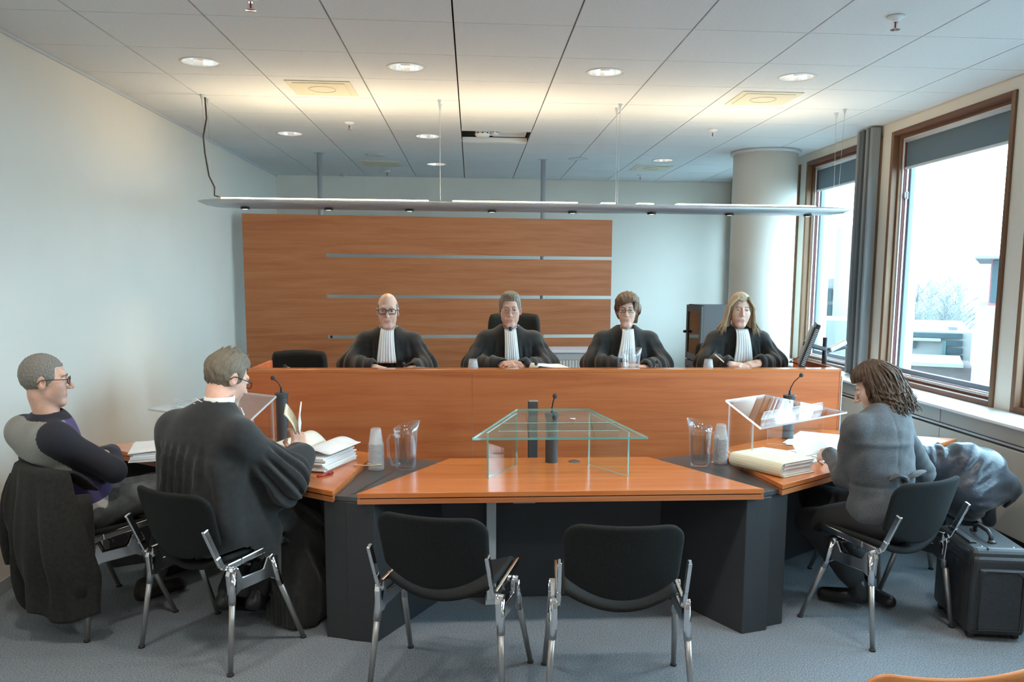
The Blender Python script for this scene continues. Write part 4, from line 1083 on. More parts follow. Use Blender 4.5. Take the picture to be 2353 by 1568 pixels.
def limbs_geo(segs, h=.018, k=.04):
    pts = np.array([list(p) for a, b, *_ in segs for p in (a, b)]); mr = max(max(s[2:]) for s in segs)+.03
    f = Fld(pts.min(0)-mr, pts.max(0)+mr, h); d = None
    for a, b, ra, rb in segs:
        c = f.cap(a, b, ra, rb); d = c if d is None else smin(d, c, k)
    return f.mesh(d)

# ---- hair
hairmat = {}
def hairm(name, c1, c2, scale=(40, 40, 4)):
    if name not in hairmat:
        hairmat[name] = noise_col(pbr('hair_'+name, c1, .5, spec=.4), c1, c2, scale=scale, size=5, detail=5, lo=.32, hi=.68, bump=.7, bsize=9, dist=.006, rough=.7, coord='Object')
    return hairmat[name]
def hair_cap(thick, cut, amp=.0015, freq=420, seed=1, w=1.0, h=.0034, extra=None, stretch=(1, 1, .4), lo=(-.115, -.125, -.15), hi=(.115, .15, .165), sub=None):
    """hair shell over the skull; cut(f) < 0 keeps the hair"""
    f = Fld(lo, hi, h)
    d = f.ell((0, .018, .026), (.0715*w+thick, .092+thick, .092+thick))
    if extra is not None: d = extra(f, d)
    d = d+f.waves(freq, amp, seed, 6, stretch)
    d = smax(d, cut(f), .008)
    d = smax(d, -(f.ell((0, .018, .026), (.0715*w-.006, .086, .086))), .004)
    for sx in (-1, 1):
        d = smax(d, -f.ell((sx*.080*w, .012, -.012), (.022, .020, .032)), .004)
    if sub is not None: d = sub(f, d)
    return f.mesh(d)
def locks_geo(list_of_pts, r, n=5):
    mb = MB()
    for pts, rr in list_of_pts: mb.tube(pts, [rr*t for t in (np.sin(np.linspace(.5, 2.9, len(pts)))**.6)], n)
    P = np.array([tuple(v) for v in mb.v]); return P, mb.f
def add_eyes(Mx, par, look=(0, 0), open_=1.0):
    for sx in (-1, 1):
        c = Vector((sx*.0315, -.0715, .001))
        o = MB().ball((0, 0, 0), .0125, 16, 12).build('eye', eyew, par, smooth=True); o.matrix_local = Mx @ Matrix.Translation(c)
        i = MB().ball((0, 0, 0), (.0055, .0025, .0055), 12, 8).build('iris', irism, o, smooth=True); i.location = (look[0], -.0113, look[1])
def add_brows(Mx, par, mat, r=.0032, z=.0195):
    for sx in (-1, 1):
        o = MB().tube([(sx*.013, -.0865, z-.002), (sx*.026, -.0855, z+.003), (sx*.040, -.076, z+.002), (sx*.048, -.066, z-.004)], [r*.8, r, r*.9, r*.4], 6).build('eyebrow', mat, par, smooth=True)
        o.matrix_local = Mx
mouthm = pbr('mouth_line', (.20, .07, .06), .6)
def add_mouth(Mx, par):
    o = MB().tube([(-.0225, -.0745, -.0752), (-.012, -.0815, -.0738), (0, -.0840, -.0744), (.012, -.0815, -.0738), (.0225, -.0745, -.0752)], [.0006, .0012, .0013, .0012, .0006], 6).build('mouth_line', mouthm, par, smooth=True)
    o.matrix_local = Mx
def add_lids(Mx, par, mat, droop=0.0):
    add_mouth(Mx, par); droop += .0012
    for sx in (-1, 1):
        o = MB().tube([(sx*.0175, -.0830, .000-droop), (sx*.024, -.0860, .0062-droop), (sx*.032, -.0862, .0080-droop), (sx*.040, -.0825, .0058-droop), (sx*.0465, -.0760, -.001-droop)], [.0015, .0026, .0030, .0026, .0012], 6).build('eyelid', mat, par, smooth=True)
        o.matrix_local = Mx
def glasses(Mx, par, mat, r=.0016, hw=.0245, hh=.0165, sq=.55, y=-.098, z=-.004, lens=True):
    e = empty('glasses', (0, 0, 0), 0, parent=par); e.matrix_local = Mx
    for sx in (-1, 1):
        pts = []
        for k in range(25):
            a = 2*pi*k/24; ca, sa = math.cos(a), math.sin(a)
            pts.append((sx*.0325+hw*math.copysign(abs(ca)**sq, ca), y+.006*abs(ca)**2*(1 if ca*sx > 0 else 0), z+hh*math.copysign(abs(sa)**sq, sa)))
        MB().tube(pts, r, 6, caps=False).build('rim', mat, e, smooth=True)
        MB().tube([(sx*(.0325+hw), y+.006, z+hh*.55), (sx*.073, y+.045, z+hh*.5), (sx*.081, -.005, z+.008), (sx*.081, .020, z+.003), (sx*.079, .032, z-.014)], r*.9, 6).build('temple', mat, e, smooth=True)
    MB().tube([(-.0085, y, z+hh*.45), (0, y-.003, z+hh*.62), (.0085, y, z+hh*.45)], r, 6).build('bridge', mat, e, smooth=True)
    return e

# =================================================================== PEOPLE
robem = noise_col(pbr('robe_black', (.024, .025, .025), .85, spec=.2, Sheen_Weight=.16, Sheen_Roughness=.55), (.020, .021, .021), (.029, .030, .030), size=30)
jabotm = noise_col(pbr('white_linen', (.78, .78, .76), .8), (.72, .72, .70), (.80, .80, .78), scale=(60, 1, 1), size=3)
darkfr = pbr('spectacle_dark', (.02, .018, .02), .3); metfr = pbr('spectacle_metal', (.35, .33, .31), .3, .9)
greyhair = hairm('grey', (.16, .14, .12), (.30, .27, .24)); brownhair = hairm('brown', (.10, .055, .03), (.24, .15, .085)); blondehair = hairm('blonde', (.34, .25, .15), (.62, .50, .33)); ashhair = hairm('ash', (.15, .115, .085), (.30, .25, .19))

def robe_field(f, J, sag=.0):
    """judge robe in head frame units (world aligned, origin = head centre)"""
    d = f.cap((-.150, .035, -.225), (.150, .035, -.225), .066)
    d = smin(d, f.ell((0, .040, -.165), (.088, .080, .062)), .05)
    d = smin(d, f.ell((0, .045, -.42), (.215, .150, .30)), .06)
    for s, (E, W) in zip((-1, 1), J):
        S = (s*.178, .035, -.232)
        d = smin(d, f.cap(S, E, .066, .078), .05)
        Wm = Vector(E).lerp(Vector(W), .90)
        d = smin(d, f.cap(E, Wm, .078, .058), .035)
        lowE = Vector(E)+Vector((0, .02, -.07)); d = smin(d, f.cap(lowE, Vector(E).lerp(Vector(W), .6)+Vector((0, 0, -.045)), .06, .045), .03)
    return d
def judge(name, hc_px, Yh, fwd, lab, hairfn, hands, tone='fair', fem=False, w=1.0, jaw=1.0, tilt=(0, 0), brow=None, spec=None, shirt=None, jab=(.10, .128, -.142, -.36), elb=(.265, -.05, -.405), browr=.0028, seed=1, nose=1.0, jabx=0, droop=0, look=(0, 0), scale=1.0):
    H = at(hc_px[0], hc_px[1], Yh)
    o_pos = Vector((H.x, H.y, .28))
    body_parts = []
    up = Vector((tilt[0], tilt[1], 1)).normalized()
    Fm = frame((0, 0, 0), fwd, up) @ Matrix.Scale(scale, 4)
    nbw = Vector((0, .05, -.20)); nb = Fm.inverted() @ nbw
    P, F, I = head_geo(nb, w, jaw, fem, nose=nose); body_parts.append((xf(P, Fm), F, I))
    J = []
    for s, (E, W, fd, bk, kw) in zip((-1, 1), hands):
        J.append((E, W))
        hp, hf = place_hand(W, fd, bk, right=(s == -1), **kw); body_parts.append((hp, hf, 0))
    segs = [(nbw, (0, .06, -.55), .06, .11), ((-.15, .035, -.24), (.15, .035, -.24), .04, .04)]
    for s, (E, W) in zip((-1, 1), J): segs += [((s*.165, .035, -.245), E, .038, .034), (E, W, .034, .024)]
    zs = .76-H.z                                                      # seat height relative to the head
    segs += [((0, .06, -.5), (0, .06, zs+.10), .11, .12)]
    for s in (-1, 1): segs += [((s*.09, .05, zs+.06), (s*.10, -.34, zs+.05), .075, .06), ((s*.10, -.34, zs+.05), (s*.10, -.30, zs-.38), .055, .04), ((s*.10, -.28, zs-.43), (s*.10, -.42, zs-.44), .035, .03)]
    lp, lf = limbs_geo(segs); body_parts.append((lp, lf, 0))
    P, F, I = join(body_parts)
    off = Vector((0, 0, H.z-.28))
    body = npmesh('person', P+np.array(off), F, [skin(tone), lipm], I); body.location = o_pos
    tag(body, lab, 'person', 'judges behind the bench')
    T_ = Matrix.Translation(off); HM = T_ @ Fm
    add_eyes(HM, body, look); add_lids(HM, body, skin(tone), droop)
    if brow: add_brows(HM, body, brow, browr)
    # robe
    f = Fld((-.42, -.46, -.72), (.42, .26, -.085), .0085)
    d = robe_field(f, J)
    ang_ = np.arctan2(f.x, -(f.y-.25)); 
    rad = np.sqrt(f.x**2+(f.y-.06)**2)
    rg = lambda q: 1-2*np.abs(np.sin(q))**.75
    fold = (rg(ang_*15+np.sin(f.z*8+seed)*.8+seed)*.0085+np.sin(ang_*53+f.z*10+seed*2)*.0035)*np.clip((-.20-f.z)/.10, 0, 1)
    for s_, (E, W) in zip((-1, 1), J):                               # creases round the elbow
        de = np.sqrt((f.x-E[0])**2+(f.y-E[1])**2+(f.z-E[2])**2); fold = fold+.0045*np.sin(de*60+s_*ang_*9+f.z*25)*np.exp(-(de/.16)**2)
    d = d+fold+f.waves(24, .006, seed, 4)
    # neck opening and V front
    d = smax(d, -f.cap((0, .030, -.05), (0, .035, -.19), .060), .008)
    d = smax(d, -f.cap((0, -.03, -.10), (jabx*.6, -.13, -.20), .052, .040), .015)
    d = smax(d, -f.cap((jabx*.5, -.10, -.16), (jabx, -.170, -.33), .042, .030), .012)
    for (E, W) in J:                                                 # open sleeve ends
        E = Vector(E); W = Vector(W); u_ = (W-E).normalized(); d = smax(d, -f.cap(W-u_*.035, W+u_*.12, .036), .006)
    d = smax(d, -f.plane((0, 0, -.70), (0, 0, 1)), .004)
    P, F = f.mesh(d); npmesh('robe', P+np.array(off), F, robem, None, body)
    # shoulder buttons
    for k in range(3):
        for s in (-1, 1):
            MB().ball((s*(.085+.045*k), .01, -.150-.009*k-.012*k*k*.3), .0055, 8, 6).build('button', robem, body, loc=off, smooth=True)
    # jabot: pleated tapering linen
    wt, wb, z0, z1 = jab; nP = 53
    # follow the robe front
    ys_ = lambda z: -.062-.092*math.sin(min(1, max(0, (z0-z)/(z0-z1)))**.7*pi*.5)
    def jf(u, v):
        z = z0+(z1-z0)*v; ww = (wt+(wb-wt)*v**1.3)/2; uu = 2*u-1
        y = ys_(z)-.0028*math.sin(u*pi*13)*(.4+.6*v)-.004*math.sin(u*pi*3+.5)*v+.016*uu*uu
        return (jabx*v+uu*ww, y, z)
    MB().grid(jf, nP, 14).build('jabot', jabotm, body, smooth=True, solid=.004, loc=off)
    # shirt collar
    if shirt:
        n = 28; V = []; Fc = []
        for k in range(n+1):
            a = -pi/2+.28+(2*pi-.56)*k/n
            for (rr_, z) in ((.064, -.160), (.066, -.125)):
                V.append((rr_*math.cos(a)*.98, .028+rr_*math.sin(a)*1.02-.012*(z+.125)/.035, z-.022*max(0, -math.sin(a))*1.0+.012))
        Fc = [(2*k, 2*k+1, 2*k+3, 2*k+2) for k in range(n)]
        MB().add(V, Fc).build('shirt_collar', shirt, body, smooth=True, solid=.004, loc=off)
    hairfn(body, HM, w)
    if spec: spec(HM, body)
    return body, HM, off

white_sh = pbr('shirt_white', (.78, .78, .78), .7); blue_sh = pbr('shirt_blue', (.36, .46, .66), .7)
def hair_bald(body, HM, w):
    def cut(f):
        top = f.z-(.062-.35*(f.y-.02)**1)            # nothing on top
        top = smax(f.z-.055+0*f.x, -(f.y+.01+.0*f.z)-0.0, .02)
        return smax(smax(f.z-.050-.25*f.y, -(f.y+.030), .012), -(f.z+.075), .01)
    P, F = hair_cap(.004, cut, .0012, 500, 3, w); npmesh('hair', P, F, greyhair, None, body, Mx=HM)
def hair_judge2(body, HM, w):
    def cut(f):
        front = -(f.y+.085)+0*f.z
        hl = smax(-(f.z-.058+1.1*np.maximum(0, f.y+.058)*(-1)*0), -(f.y+.050), .01)   # hairline: above z .058 at the front, or behind the temples
        hl = smin(-(f.z-.062), -(f.y+.046), .012)
        return smax(hl, -(f.z+.070), .01)
    def ex(f, d): return smin(d, smin(f.ell((.008, -.020, .098), (.052, .066, .030)), f.ell((0, .03, .098), (.058, .07, .024)), .02), .02)
    P, F = hair_cap(.008, cut, .005, 300, 5, w, extra=ex, stretch=(1, .8, .25)); npmesh('hair', P, F, ashhair, None, body, Mx=HM)
def hair_judge3(body, HM, w):
    def cut(f):
        side = -(f.y+.038)
        fringe = smax(-(f.z-.046+.45*f.x), f.y+1, .01)
        hl = smin(smin(-(f.z-.050-.30*f.x), side, .014), smax(-(f.x-.055), -(f.z+.03), .01), .01)
        return smax(hl, -(f.z+.105), .012)
    def ex(f, d):
        d = smin(d, f.ell((.0, .0, .070), (.088, .095, .064)), .02)
        d = smin(d, f.cap((.075, .02, .01), (.062, .045, -.095), .032, .018), .03)
        d = smin(d, f.cap((-.072, .03, .01), (-.055, .055, -.060), .028, .018), .03)
        return smin(d, f.cap((-.03, -.075, .078), (.05, -.075, .068), .020), .02)
    P, F = hair_cap(.017, cut, .006, 230, 8, w, extra=ex, stretch=(1, .8, .35), hi=(.125, .16, .175), lo=(-.125, -.135, -.15)); npmesh('hair', P, F, brownhair, None, body, Mx=HM)
def lock_mesh(name, locks, mat, body, HM, n=6):
    mb = MB()
    for pts, rr in locks:
        m = len(pts); mb.tube(pts, [rr*(.55+.45*math.sin(pi*min(1, .25+.75*k/(m-1)))) * (1 if k < m-1 else .3) for k in range(m)], n)
    o = mb.build(name, mat, body, smooth=True); o.matrix_local = HM; return o
def hair_blonde(body, HM, w):
    def cut(f):
        hl = smin(-(f.z-.058-.35*np.abs(f.x-.0)), -(f.y+.036), .012); return smax(hl, -(f.z+.13), .012)
    def ex(f, d):
        for sx in (-1, 1): d = smin(d, f.cap((sx*.070, .0, .03), (sx*.088, .015, -.125), .022, .026), .03)
        return smin(d, f.cap((-.03, .085, .0), (.03, .085, -.13), .03), .04)
    P, F = hair_cap(.012, cut, .0035, 300, 4, w, extra=ex, stretch=(1, 1, .12), lo=(-.135, -.125, -.17), hi=(.135, .155, .16)); npmesh('hair', P, F, blondehair, None, body, Mx=HM)
    rr = random.Random(11); L = []
    for k in range(90):
        sx = 1 if k % 2 else -1; a = rr.uniform(-.35, .85)
        x0 = sx*(.018+.02*rr.random()); y0 = -.055+.11*a
        top = (sx*.035, -.05+.10*a, .100-.02*rr.random()); mid = (sx*(.086+.01*rr.random()), -.034+.085*a, .02)
        m2 = (sx*(.092+.015*rr.random()), -.020+.08*a, -.07); flare = rr.uniform(.0, .075)
        end = (sx*(.095+flare), -.03+.08*a-.02*rr.random(), -.165-.045*rr.random()+flare*.35)
        L.append(([top, mid, (mid[0]*1.0+sx*.004, mid[1]+.004, -.03), m2, ((m2[0]+end[0])/2, (m2[1]+end[1])/2-.006, (m2[2]+end[2])/2), end], rr.uniform(.0035, .007)))
    lock_mesh('hair_locks', L, blondehair, body, HM)

V = Vector
flatL = dict(curl=(.28, .30, .32, .36), thumb=.45); claspc = dict(curl=(.52, .55, .58, .62), thumb=.7, spread=.02)
j1, j1M, _ = judge('j1', (891, 713), 5.95, (.06, -1, -.04), 'person in black robe, white jabot and dark rimmed glasses, leftmost behind the bench', hair_bald,
      (((-.265, -.05, -.40), (-.075, -.27, -.385), V((.85, -.45, -.12)), V((.1, -.25, 1)), dict(curl=(.30, .34, .38, .42), thumb=.5)), ((.265, -.05, -.40), (.19, -.27, -.395), V((-.85, -.45, -.10)), V((-.1, -.25, 1)), dict(curl=(.30, .34, .38, .42), thumb=.5))),
      'fair', w=.97, jaw=1.0, brow=greyhair, spec=lambda m, b: glasses(m, b, darkfr, .0028, .0255, .0165, .5), shirt=white_sh, seed=2, jab=(.092, .135, -.134, -.365))
j2, _, _ = judge('j2', (1172, 711), 5.95, (-.03, -1, -.05), 'person in black robe with blue collar, hands clasped, second from left behind the bench', hair_judge2,
      (((-.265, -.06, -.41), (-.065, -.28, -.375), V((.75, -.40, .16)), V((-.25, -.35, 1)), claspc), ((.265, -.06, -.41), (.072, -.30, -.385), V((-.80, -.30, .24)), V((.25, -.35, 1)), claspc)),
      'ruddy', w=1.0, jaw=1.0, brow=ashhair, spec=lambda m, b: glasses(m, b, metfr, .0013, .0245, .0150, .6), shirt=blue_sh, seed=5, jab=(.082, .108, -.142, -.40), jabx=.012)
MB().tube([(0, -.066, -.128), (0, -.078, -.150)], [.013, .009], 8).build('tie_knot', pbr('tie_navy', (.03, .035, .06), .6), j2, smooth=True, loc=(0, 0, at(1172, 711, 5.95).z-.28))
j3, _, _ = judge('j3', (1441, 712), 5.97, (-.22, -1, -.03), 'person in black robe and narrow glasses behind the ribbed jug on the bench', hair_judge3,
      (((-.255, -.05, -.40), (-.075, -.27, -.385), V((.65, -.45, .0)), V((-.2, -.3, 1)), flatL), ((.255, -.05, -.41), (.09, -.28, -.40), V((-.8, -.3, 0)), V((.2, -.3, 1)), flatL)),
      'fair', fem=True, w=.95, jaw=.90, brow=brownhair, spec=lambda m, b: glasses(m, b, darkfr, .0016, .0235, .0115, .5), seed=9, jab=(.080, .155, -.138, -.42), jabx=-.03, browr=.0022, scale=.97, droop=.002)
j4, _, _ = judge('j4', (1701, 712), 5.90, (-.10, -1, .0), 'person in black robe writing with a white pen, rightmost behind the bench', hair_blonde,
      (((-.255, -.05, -.40), (-.155, -.27, -.375), V((.80, -.50, -.05)), V((-.1, -.3, 1)), dict(curl=(.42, .46, .5, .55), thumb=.8)), ((.255, -.05, -.40), (.06, -.27, -.365), V((-.92, -.25, -.14)), V((.2, -.35, 1)), dict(curl=(.22, .24, .26, .30), thumb=.4))),
      'fair', fem=True, w=.97, jaw=.97, tilt=(.05, 0), brow=ashhair, seed=12, jab=(.090, .140, -.138, -.375), jabx=-.01, browr=.0022)
gold = pbr('gold', (.75, .55, .25), .25, 1.0)
for sx in (-1, 1):
    ring_ = [(sx*.080, .004+.016*math.cos(2*pi*k/16), -.060+.018*math.sin(2*pi*k/16)) for k in range(17)]
    o = MB().tube(ring_, .0016, 6, caps=False).build('earring', gold, j4, smooth=True); o.matrix_local = Matrix.Translation((0, 0, j4.location.z*0+at(1701, 712, 5.90).z-.28)) @ frame((0, 0, 0), (-.10, -1, 0), (.05, 0, 1))
wz = at(1701, 712, 5.90).z-.28
wt = MB().tube([(.085+.0*k, 0, 0) for k in range(2)], .02)
wa = []
for k in range(17):
    a = 2*pi*k/16; u_ = V((-.92, -.25, -.14)).normalized(); s_ = u_.cross(V((0, 0, 1))).normalized(); q = s_.cross(u_); wa.append(V((.072, -.267, -.363+wz))+s_*(.029*math.cos(a))+q*(.026*math.sin(a)))
MB().tube(wa, .005, 6, caps=False).build('watch_strap', darkfr, j4, smooth=True)
MB().ball(V((.070, -.270, -.336+wz)), (.013, .013, .005)).build('watch_face', metfr, j4, smooth=True)
p = at(1660, 832, 5.62); pe = empty('pen', (p.x, 5.62, p.z), 0, 'white pen in the hand of the rightmost judge', 'pen')
MB().tube([(-.05, .02, .05), (.03, -.015, -.02)], .0045, 8).build('barrel', M['white'], pe, smooth=True); MB().tube([(.03, -.015, -.02), (.042, -.02, -.031)], [.0045, .001], 8).build('tip', M['black'], pe)

# ---- helpers for the seated people in front
def against_back(f, d, key, dirv, rightv, gap=.004):
    o_ = CH[key][0]; ly = (f.x-o_[0])*dirv.x+(f.y-o_[1])*dirv.y; lx_ = (f.x-o_[0])*rightv.x+(f.y-o_[1])*rightv.y
    lim = -.195-.105*((f.z-.40)/.39)+.060*np.minimum(1.3, (lx_/.222)**2)+.016+gap
    lim = np.where(f.z < .815, lim, lim-(f.z-.815)*1.2)
    wide = np.clip((np.abs(lx_)-.235)/.02, 0, 1)*.25
    d = smax(d, (lim-wide)-ly, .012)
    sz_ = .495-.070*(1-np.minimum(1, (lx_/.224)**2))*.8+.020+gap
    inseat = (np.abs(lx_) < .235) & (ly > -.21) & (ly < .235)
    return np.where(inseat & (f.z < .60), np.maximum(d, sz_-f.z), d)
def tree_locks(n, seed, fn): rr = random.Random(seed); return [fn(rr, k) for k in range(n)]
def shoe(toe, heel, mat, par, w_=.048, hgt=.07, solem=None, ankle=None):
    toe = Vector(toe); heel = Vector(heel); u_ = (toe-heel).normalized()
    pts = np.array([list(toe), list(heel)]); f = Fld(pts.min(0)-.16, pts.max(0)+.18, .006)
    upv = Vector((0, 0, 1)); upv = (upv-u_*upv.dot(u_)).normalized()
    d = f.cap(heel+upv*.035, toe+upv*.028-u_*.03, .042, .036)
    d = smin(d, f.cap(heel+upv*.04, heel+upv*.085, .038, .036), .03)
    if ankle is not None: d = smin(d, f.cap(heel+upv*.06, ankle, .038, .040), .03)
    d = smax(d, -f.plane(heel+upv*.004, tuple(upv)), .008)
    P, F = f.mesh(d); return npmesh('shoe', P, F, mat, None, par)

# ======================================================= man in the grey sweater, left
dm = V((.655, .755, 0)); rm_ = V((.755, -.655, 0)); up_ = V((0, 0, 1))
Cc = V((CH['man'][0][0], CH['man'][0][1], 0))
Hd = at(106, 872, 4.00); NB = at(112, 962, 4.00); CS = V((-2.07, 4.02, .955))
RS, LS = CS+rm_*.160, CS-rm_*.135
RE = at(262, 1082, 4.02); RW = RE-rm_*.20+dm*.09+up_*.045
LE = CS-rm_*.20+dm*.20-up_*.20; LW = at(262, 1050, 4.10)
PV = V((-1.925, 4.10, .56)); RH, LH = PV+rm_*.09, PV-rm_*.09
RK, LK = RH+dm*.43+up_*.02, LH+dm*.44+up_*.01
RA = V((-1.70, 4.36, .09)); LA = V((-1.72, 4.72, .09))
O0 = V((Cc.x, Cc.y, 0))
hf_ = (dm*.82+rm_*.42-up_*.03)
HMm = frame(Hd, hf_, (-.04, .0, 1))
P, F, I = head_geo(HMm.inverted() @ NB, .98, .98)
parts = [(xf(P, HMm), F, I)]
hp, hf2 = place_hand(LW+rm_*-.06, (rm_*.8-dm*.35+up_*.10), (dm*.6+up_*.7), right=False, curl=(.35, .38, .42, .45), thumb=.4); parts.append((hp, hf2, 0))
lp, lf = limbs_geo([(NB, CS-up_*.08, .042, .055), (CS-up_*.09+dm*.04, PV+dm*.04, .06, .07), (RS, RE, .035, .03), (RE, RW, .03, .025), (LS, LE, .035, .03), (LE, LW-rm_*.06, .03, .024), (RH, RK, .06, .045), (RK, RA, .045, .03), (LH, LK, .06, .045), (LK, LA, .045, .03)]); parts.append((lp, lf, 0))
P, F, I = join(parts); man = npmesh('person', P-np.array(O0), F, [skin('ruddy'), lipm], I); man.location = O0
tag(man, 'seated person in grey and purple sweater with arms crossed by the left wall', 'person')
I0 = Matrix.Translation(-O0); HL = I0 @ HMm
add_eyes(HL, man); add_lids(HL, man, skin('ruddy')); add_brows(HL, man, greyhair)
glasses(HL, man, darkfr, .0022, .0245, .0150, .55)
def cutm(f):
    hl = smin(-(f.z-.062), -(f.y+.040), .012); return smax(hl, -(f.z+.082-.4*np.maximum(0, .05-f.y)), .01)
P, F = hair_cap(.0055, cutm, .0030, 560, 6, .98, h=.0030, stretch=(1, 1, 1)); npmesh('hair', P, F, hairm('salt', (.17, .15, .125), (.36, .33, .29), (60, 60, 30)), None, man, Mx=HL)
# sweater
sw_g = noise_col(pbr('sweater_grey', (.27, .26, .23), .9, Sheen_Weight=.2), (.24, .23, .205), (.30, .29, .26), size=160, bump=.25, bsize=400, dist=.002)
sw_n = pbr('sweater_navy', (.018, .018, .028), .85, Sheen_Weight=.05); sw_p = pbr('sweater_purple', (.085, .06, .17), .85, Sheen_Weight=.05)
pts = np.array([list(v) for v in (RS, LS, RE, RW, LE, LW, PV, NB)]); f = Fld(pts.min(0)-.18, pts.max(0)+.14, .0062)
Rb = Matrix(((rm_.x, dm.x, 0), (rm_.y, dm.y, 0), (0, 0, 1)))
tor = f.cap(LS+up_*-.02, RS+up_*-.02, .075)
tor = smin(tor, f.cap(NB-up_*.06, RS-up_*.015, .06, .07), .05); tor = smin(tor, f.cap(NB-up_*.06, LS-up_*.015, .06, .07), .05)
tor = smin(tor, f.ell(CS.lerp(PV, .35)-dm*.005, (.190, .125, .27), Rb), .06)
tor = smin(tor, f.ell(CS.lerp(PV, .78)+dm*.02, (.185, .150, .20), Rb), .06)
tor = smin(tor, f.cap(NB-up_*.04, NB-up_*.025, .070, .068), .05)
arm = smins(.03, f.cap(RS+rm_*.01, RE, .068, .056), f.cap(RE, RW, .054, .044))
arm2 = smins(.03, f.cap(LS-rm_*.01, LE, .068, .056), f.cap(LE, LW-rm_*.07, .054, .042))
d = smin(smin(tor, arm, .035), arm2, .035)
d = d+f.waves(38, .0055, 3, 5, (1, 1, .7)); d = against_back(f, d, 'man', dm, rm_, .016)
d = smax(d, -f.cap(NB+up_*-.01, NB+up_*.15, .055), .006); d = smax(d, -f.plane(PV+up_*.02, (dm.x*.25, dm.y*.25, 1)), .01)
P, F = f.mesh(d); C_ = P[F].mean(1)
def segd(C, a, b):
    a = np.array(a); b = np.array(b); t = np.clip(((C-a) @ (b-a))/((b-a) @ (b-a)), 0, 1); return np.linalg.norm(C-a-t[:, None]*(b-a), axis=1)
sid = (C_-np.array(CS)) @ np.array(rm_); fwdv = (C_-np.array(CS)) @ np.array(dm)
aw = np.minimum.reduce([segd(C_, RS+rm_*.055, RE), segd(C_, RE, RW), segd(C_, LS-rm_*.055, LE), segd(C_, LE, LW)])
idx = np.zeros(len(F), int); idx[(fwdv > .055+.10*(-(C_[:, 2]-CS.z)/.4)*0) & (np.abs(sid) < .30)] = 2
near_arm = (aw < .088) & ~((sid < .13) & (fwdv < -.03)); idx[near_arm & ((np.abs(sid) > .155) | (fwdv > .13))] = 1
idx[C_[:, 2] > NB.z+.0] = 1
npmesh('sweater', P-np.array(O0), F, [sw_g, sw_n, sw_p], idx, man)
# striped waistband of the shirt and jeans
jean = noise_col(pbr('jeans', (.07, .075, .08), .85), (.05, .055, .06), (.13, .14, .14), size=14, detail=5, bump=.3, bsize=300, dist=.002)
pts = np.array([list(v) for v in (RH, LH, RK, LK, RA, LA)]); f = Fld(pts.min(0)-.16, pts.max(0)+.16, .009)
d = smins(.04, f.ell(PV-up_*.01, (.185, .155, .125), Rb), f.cap(RH, RK, .092, .075), f.cap(LH, LK, .092, .075))
d = smin(d, f.cap(RK, RA, .070, .052), .03); d = smin(d, f.cap(LK, LA, .070, .052), .03)
d = d+f.waves(60, .005, 4, 5); P, F = f.mesh(d); npmesh('jeans', P-np.array(O0), F, jean, None, man)
f = Fld(np.array(PV)-.25, np.array(PV)+.25, .009)
d = smax(f.ell(PV+up_*.0, (.192, .162, .15), Rb), np.abs(f.z-(PV.z+.055))-.045, .01); P, F = f.mesh(d); npmesh('shirt_hem', P-np.array(O0), F, noise_col(pbr('shirt_knit', (.45, .44, .40), .9), (.33, .32, .29), (.55, .54, .50), scale=(3, 3, 120), size=4), None, man)
leath = pbr('shoe_black', (.014, .014, .015), .35); suede = noise_col(pbr('shoe_dark', (.03, .029, .026), .7), (.02, .02, .018), (.05, .048, .042), size=40)
for (A, nm) in ((RA, 0), (LA, 1)):
    s_ = shoe(V((A.x, A.y, 0))+dm*.16, V((A.x, A.y, 0))-dm*.06, suede, man); s_.location = -O0

# dark jacket hanging over the back of his chair
jk = empty('jacket', CH['man'][0], CH['man'][1], 'black jacket hanging over the back of the chair by the left wall', 'jacket')
jacm = noise_col(pbr('jacket_black', (.02, .02, .018), .9, Sheen_Weight=.04), (.009, .009, .008), (.018, .018, .016), size=60, bump=.3, bsize=220, dist=.003)
def jf(u, v):
    uu = 2*u-1
    zb = .36-.23/(1+math.exp(-(uu+.42)*22)) + .025*math.sin(uu*7)
    if v < .16:                                   # laid over the top of the backrest, towards the seat
        t = v/.16; z = .70+.115*math.sin(t*pi*.5); y = -.185-.12*t + .03*(1-t)
        return (uu*(.24+.03*t), y+.050*uu*uu, z)
    t = (v-.16)/.84; z = .815+(zb-.815)*t**.95-.10*max(0, abs(uu)-.72)*(1-t)
    wdt = .270+.075*min(1, t*1.5)+.02*math.sin(t*5)
    fold = (math.sin(uu*9+.9*math.sin(t*4))*.026+math.sin(uu*19+1.3+t*2)*.010)*min(1, t*1.5)
    wrap = .16*max(0, (uu-.55)/.45)**1.5*min(1, .3+t)+.10*max(0, (-uu-.6)/.4)**1.5
    y = -.335-.035*math.sin(min(1, t*1.3)*pi*.8)+.050*uu*uu*(1-.3*t)-fold+wrap
    return (uu*wdt*(1 if uu > 0 else .66)+.03*t, y, z)
MB().grid(jf, 75, 50).build('body', jacm, jk, smooth=True, solid=.014)
def slv(t): return (-.205-.04*t, -.27-.045*math.sin(t*2.4), .74-.44*t)
MB().tube([slv(k/9) for k in range(10)], [.040, .05, .055, .055, .053, .052, .05, .05, .048, .044], 14, flat=.7).build('sleeve', jacm, jk, smooth=True)
def slv2(t): return (.285+.02*t, -.20-.03*t, .70-.46*t)
MB().tube([slv2(k/9) for k in range(10)], [.036, .045, .05, .052, .052, .052, .05, .05, .048, .044], 14, flat=.8).build('sleeve', jacm, jk, smooth=True)
collar = MB().tube([(-.16, -.215, .775), (-.08, -.262, .80), (.0, -.275, .803), (.08, -.262, .80), (.16, -.215, .775)], [.014, .022, .024, .022, .014], 10).build('collar', jacm, jk, smooth=True)

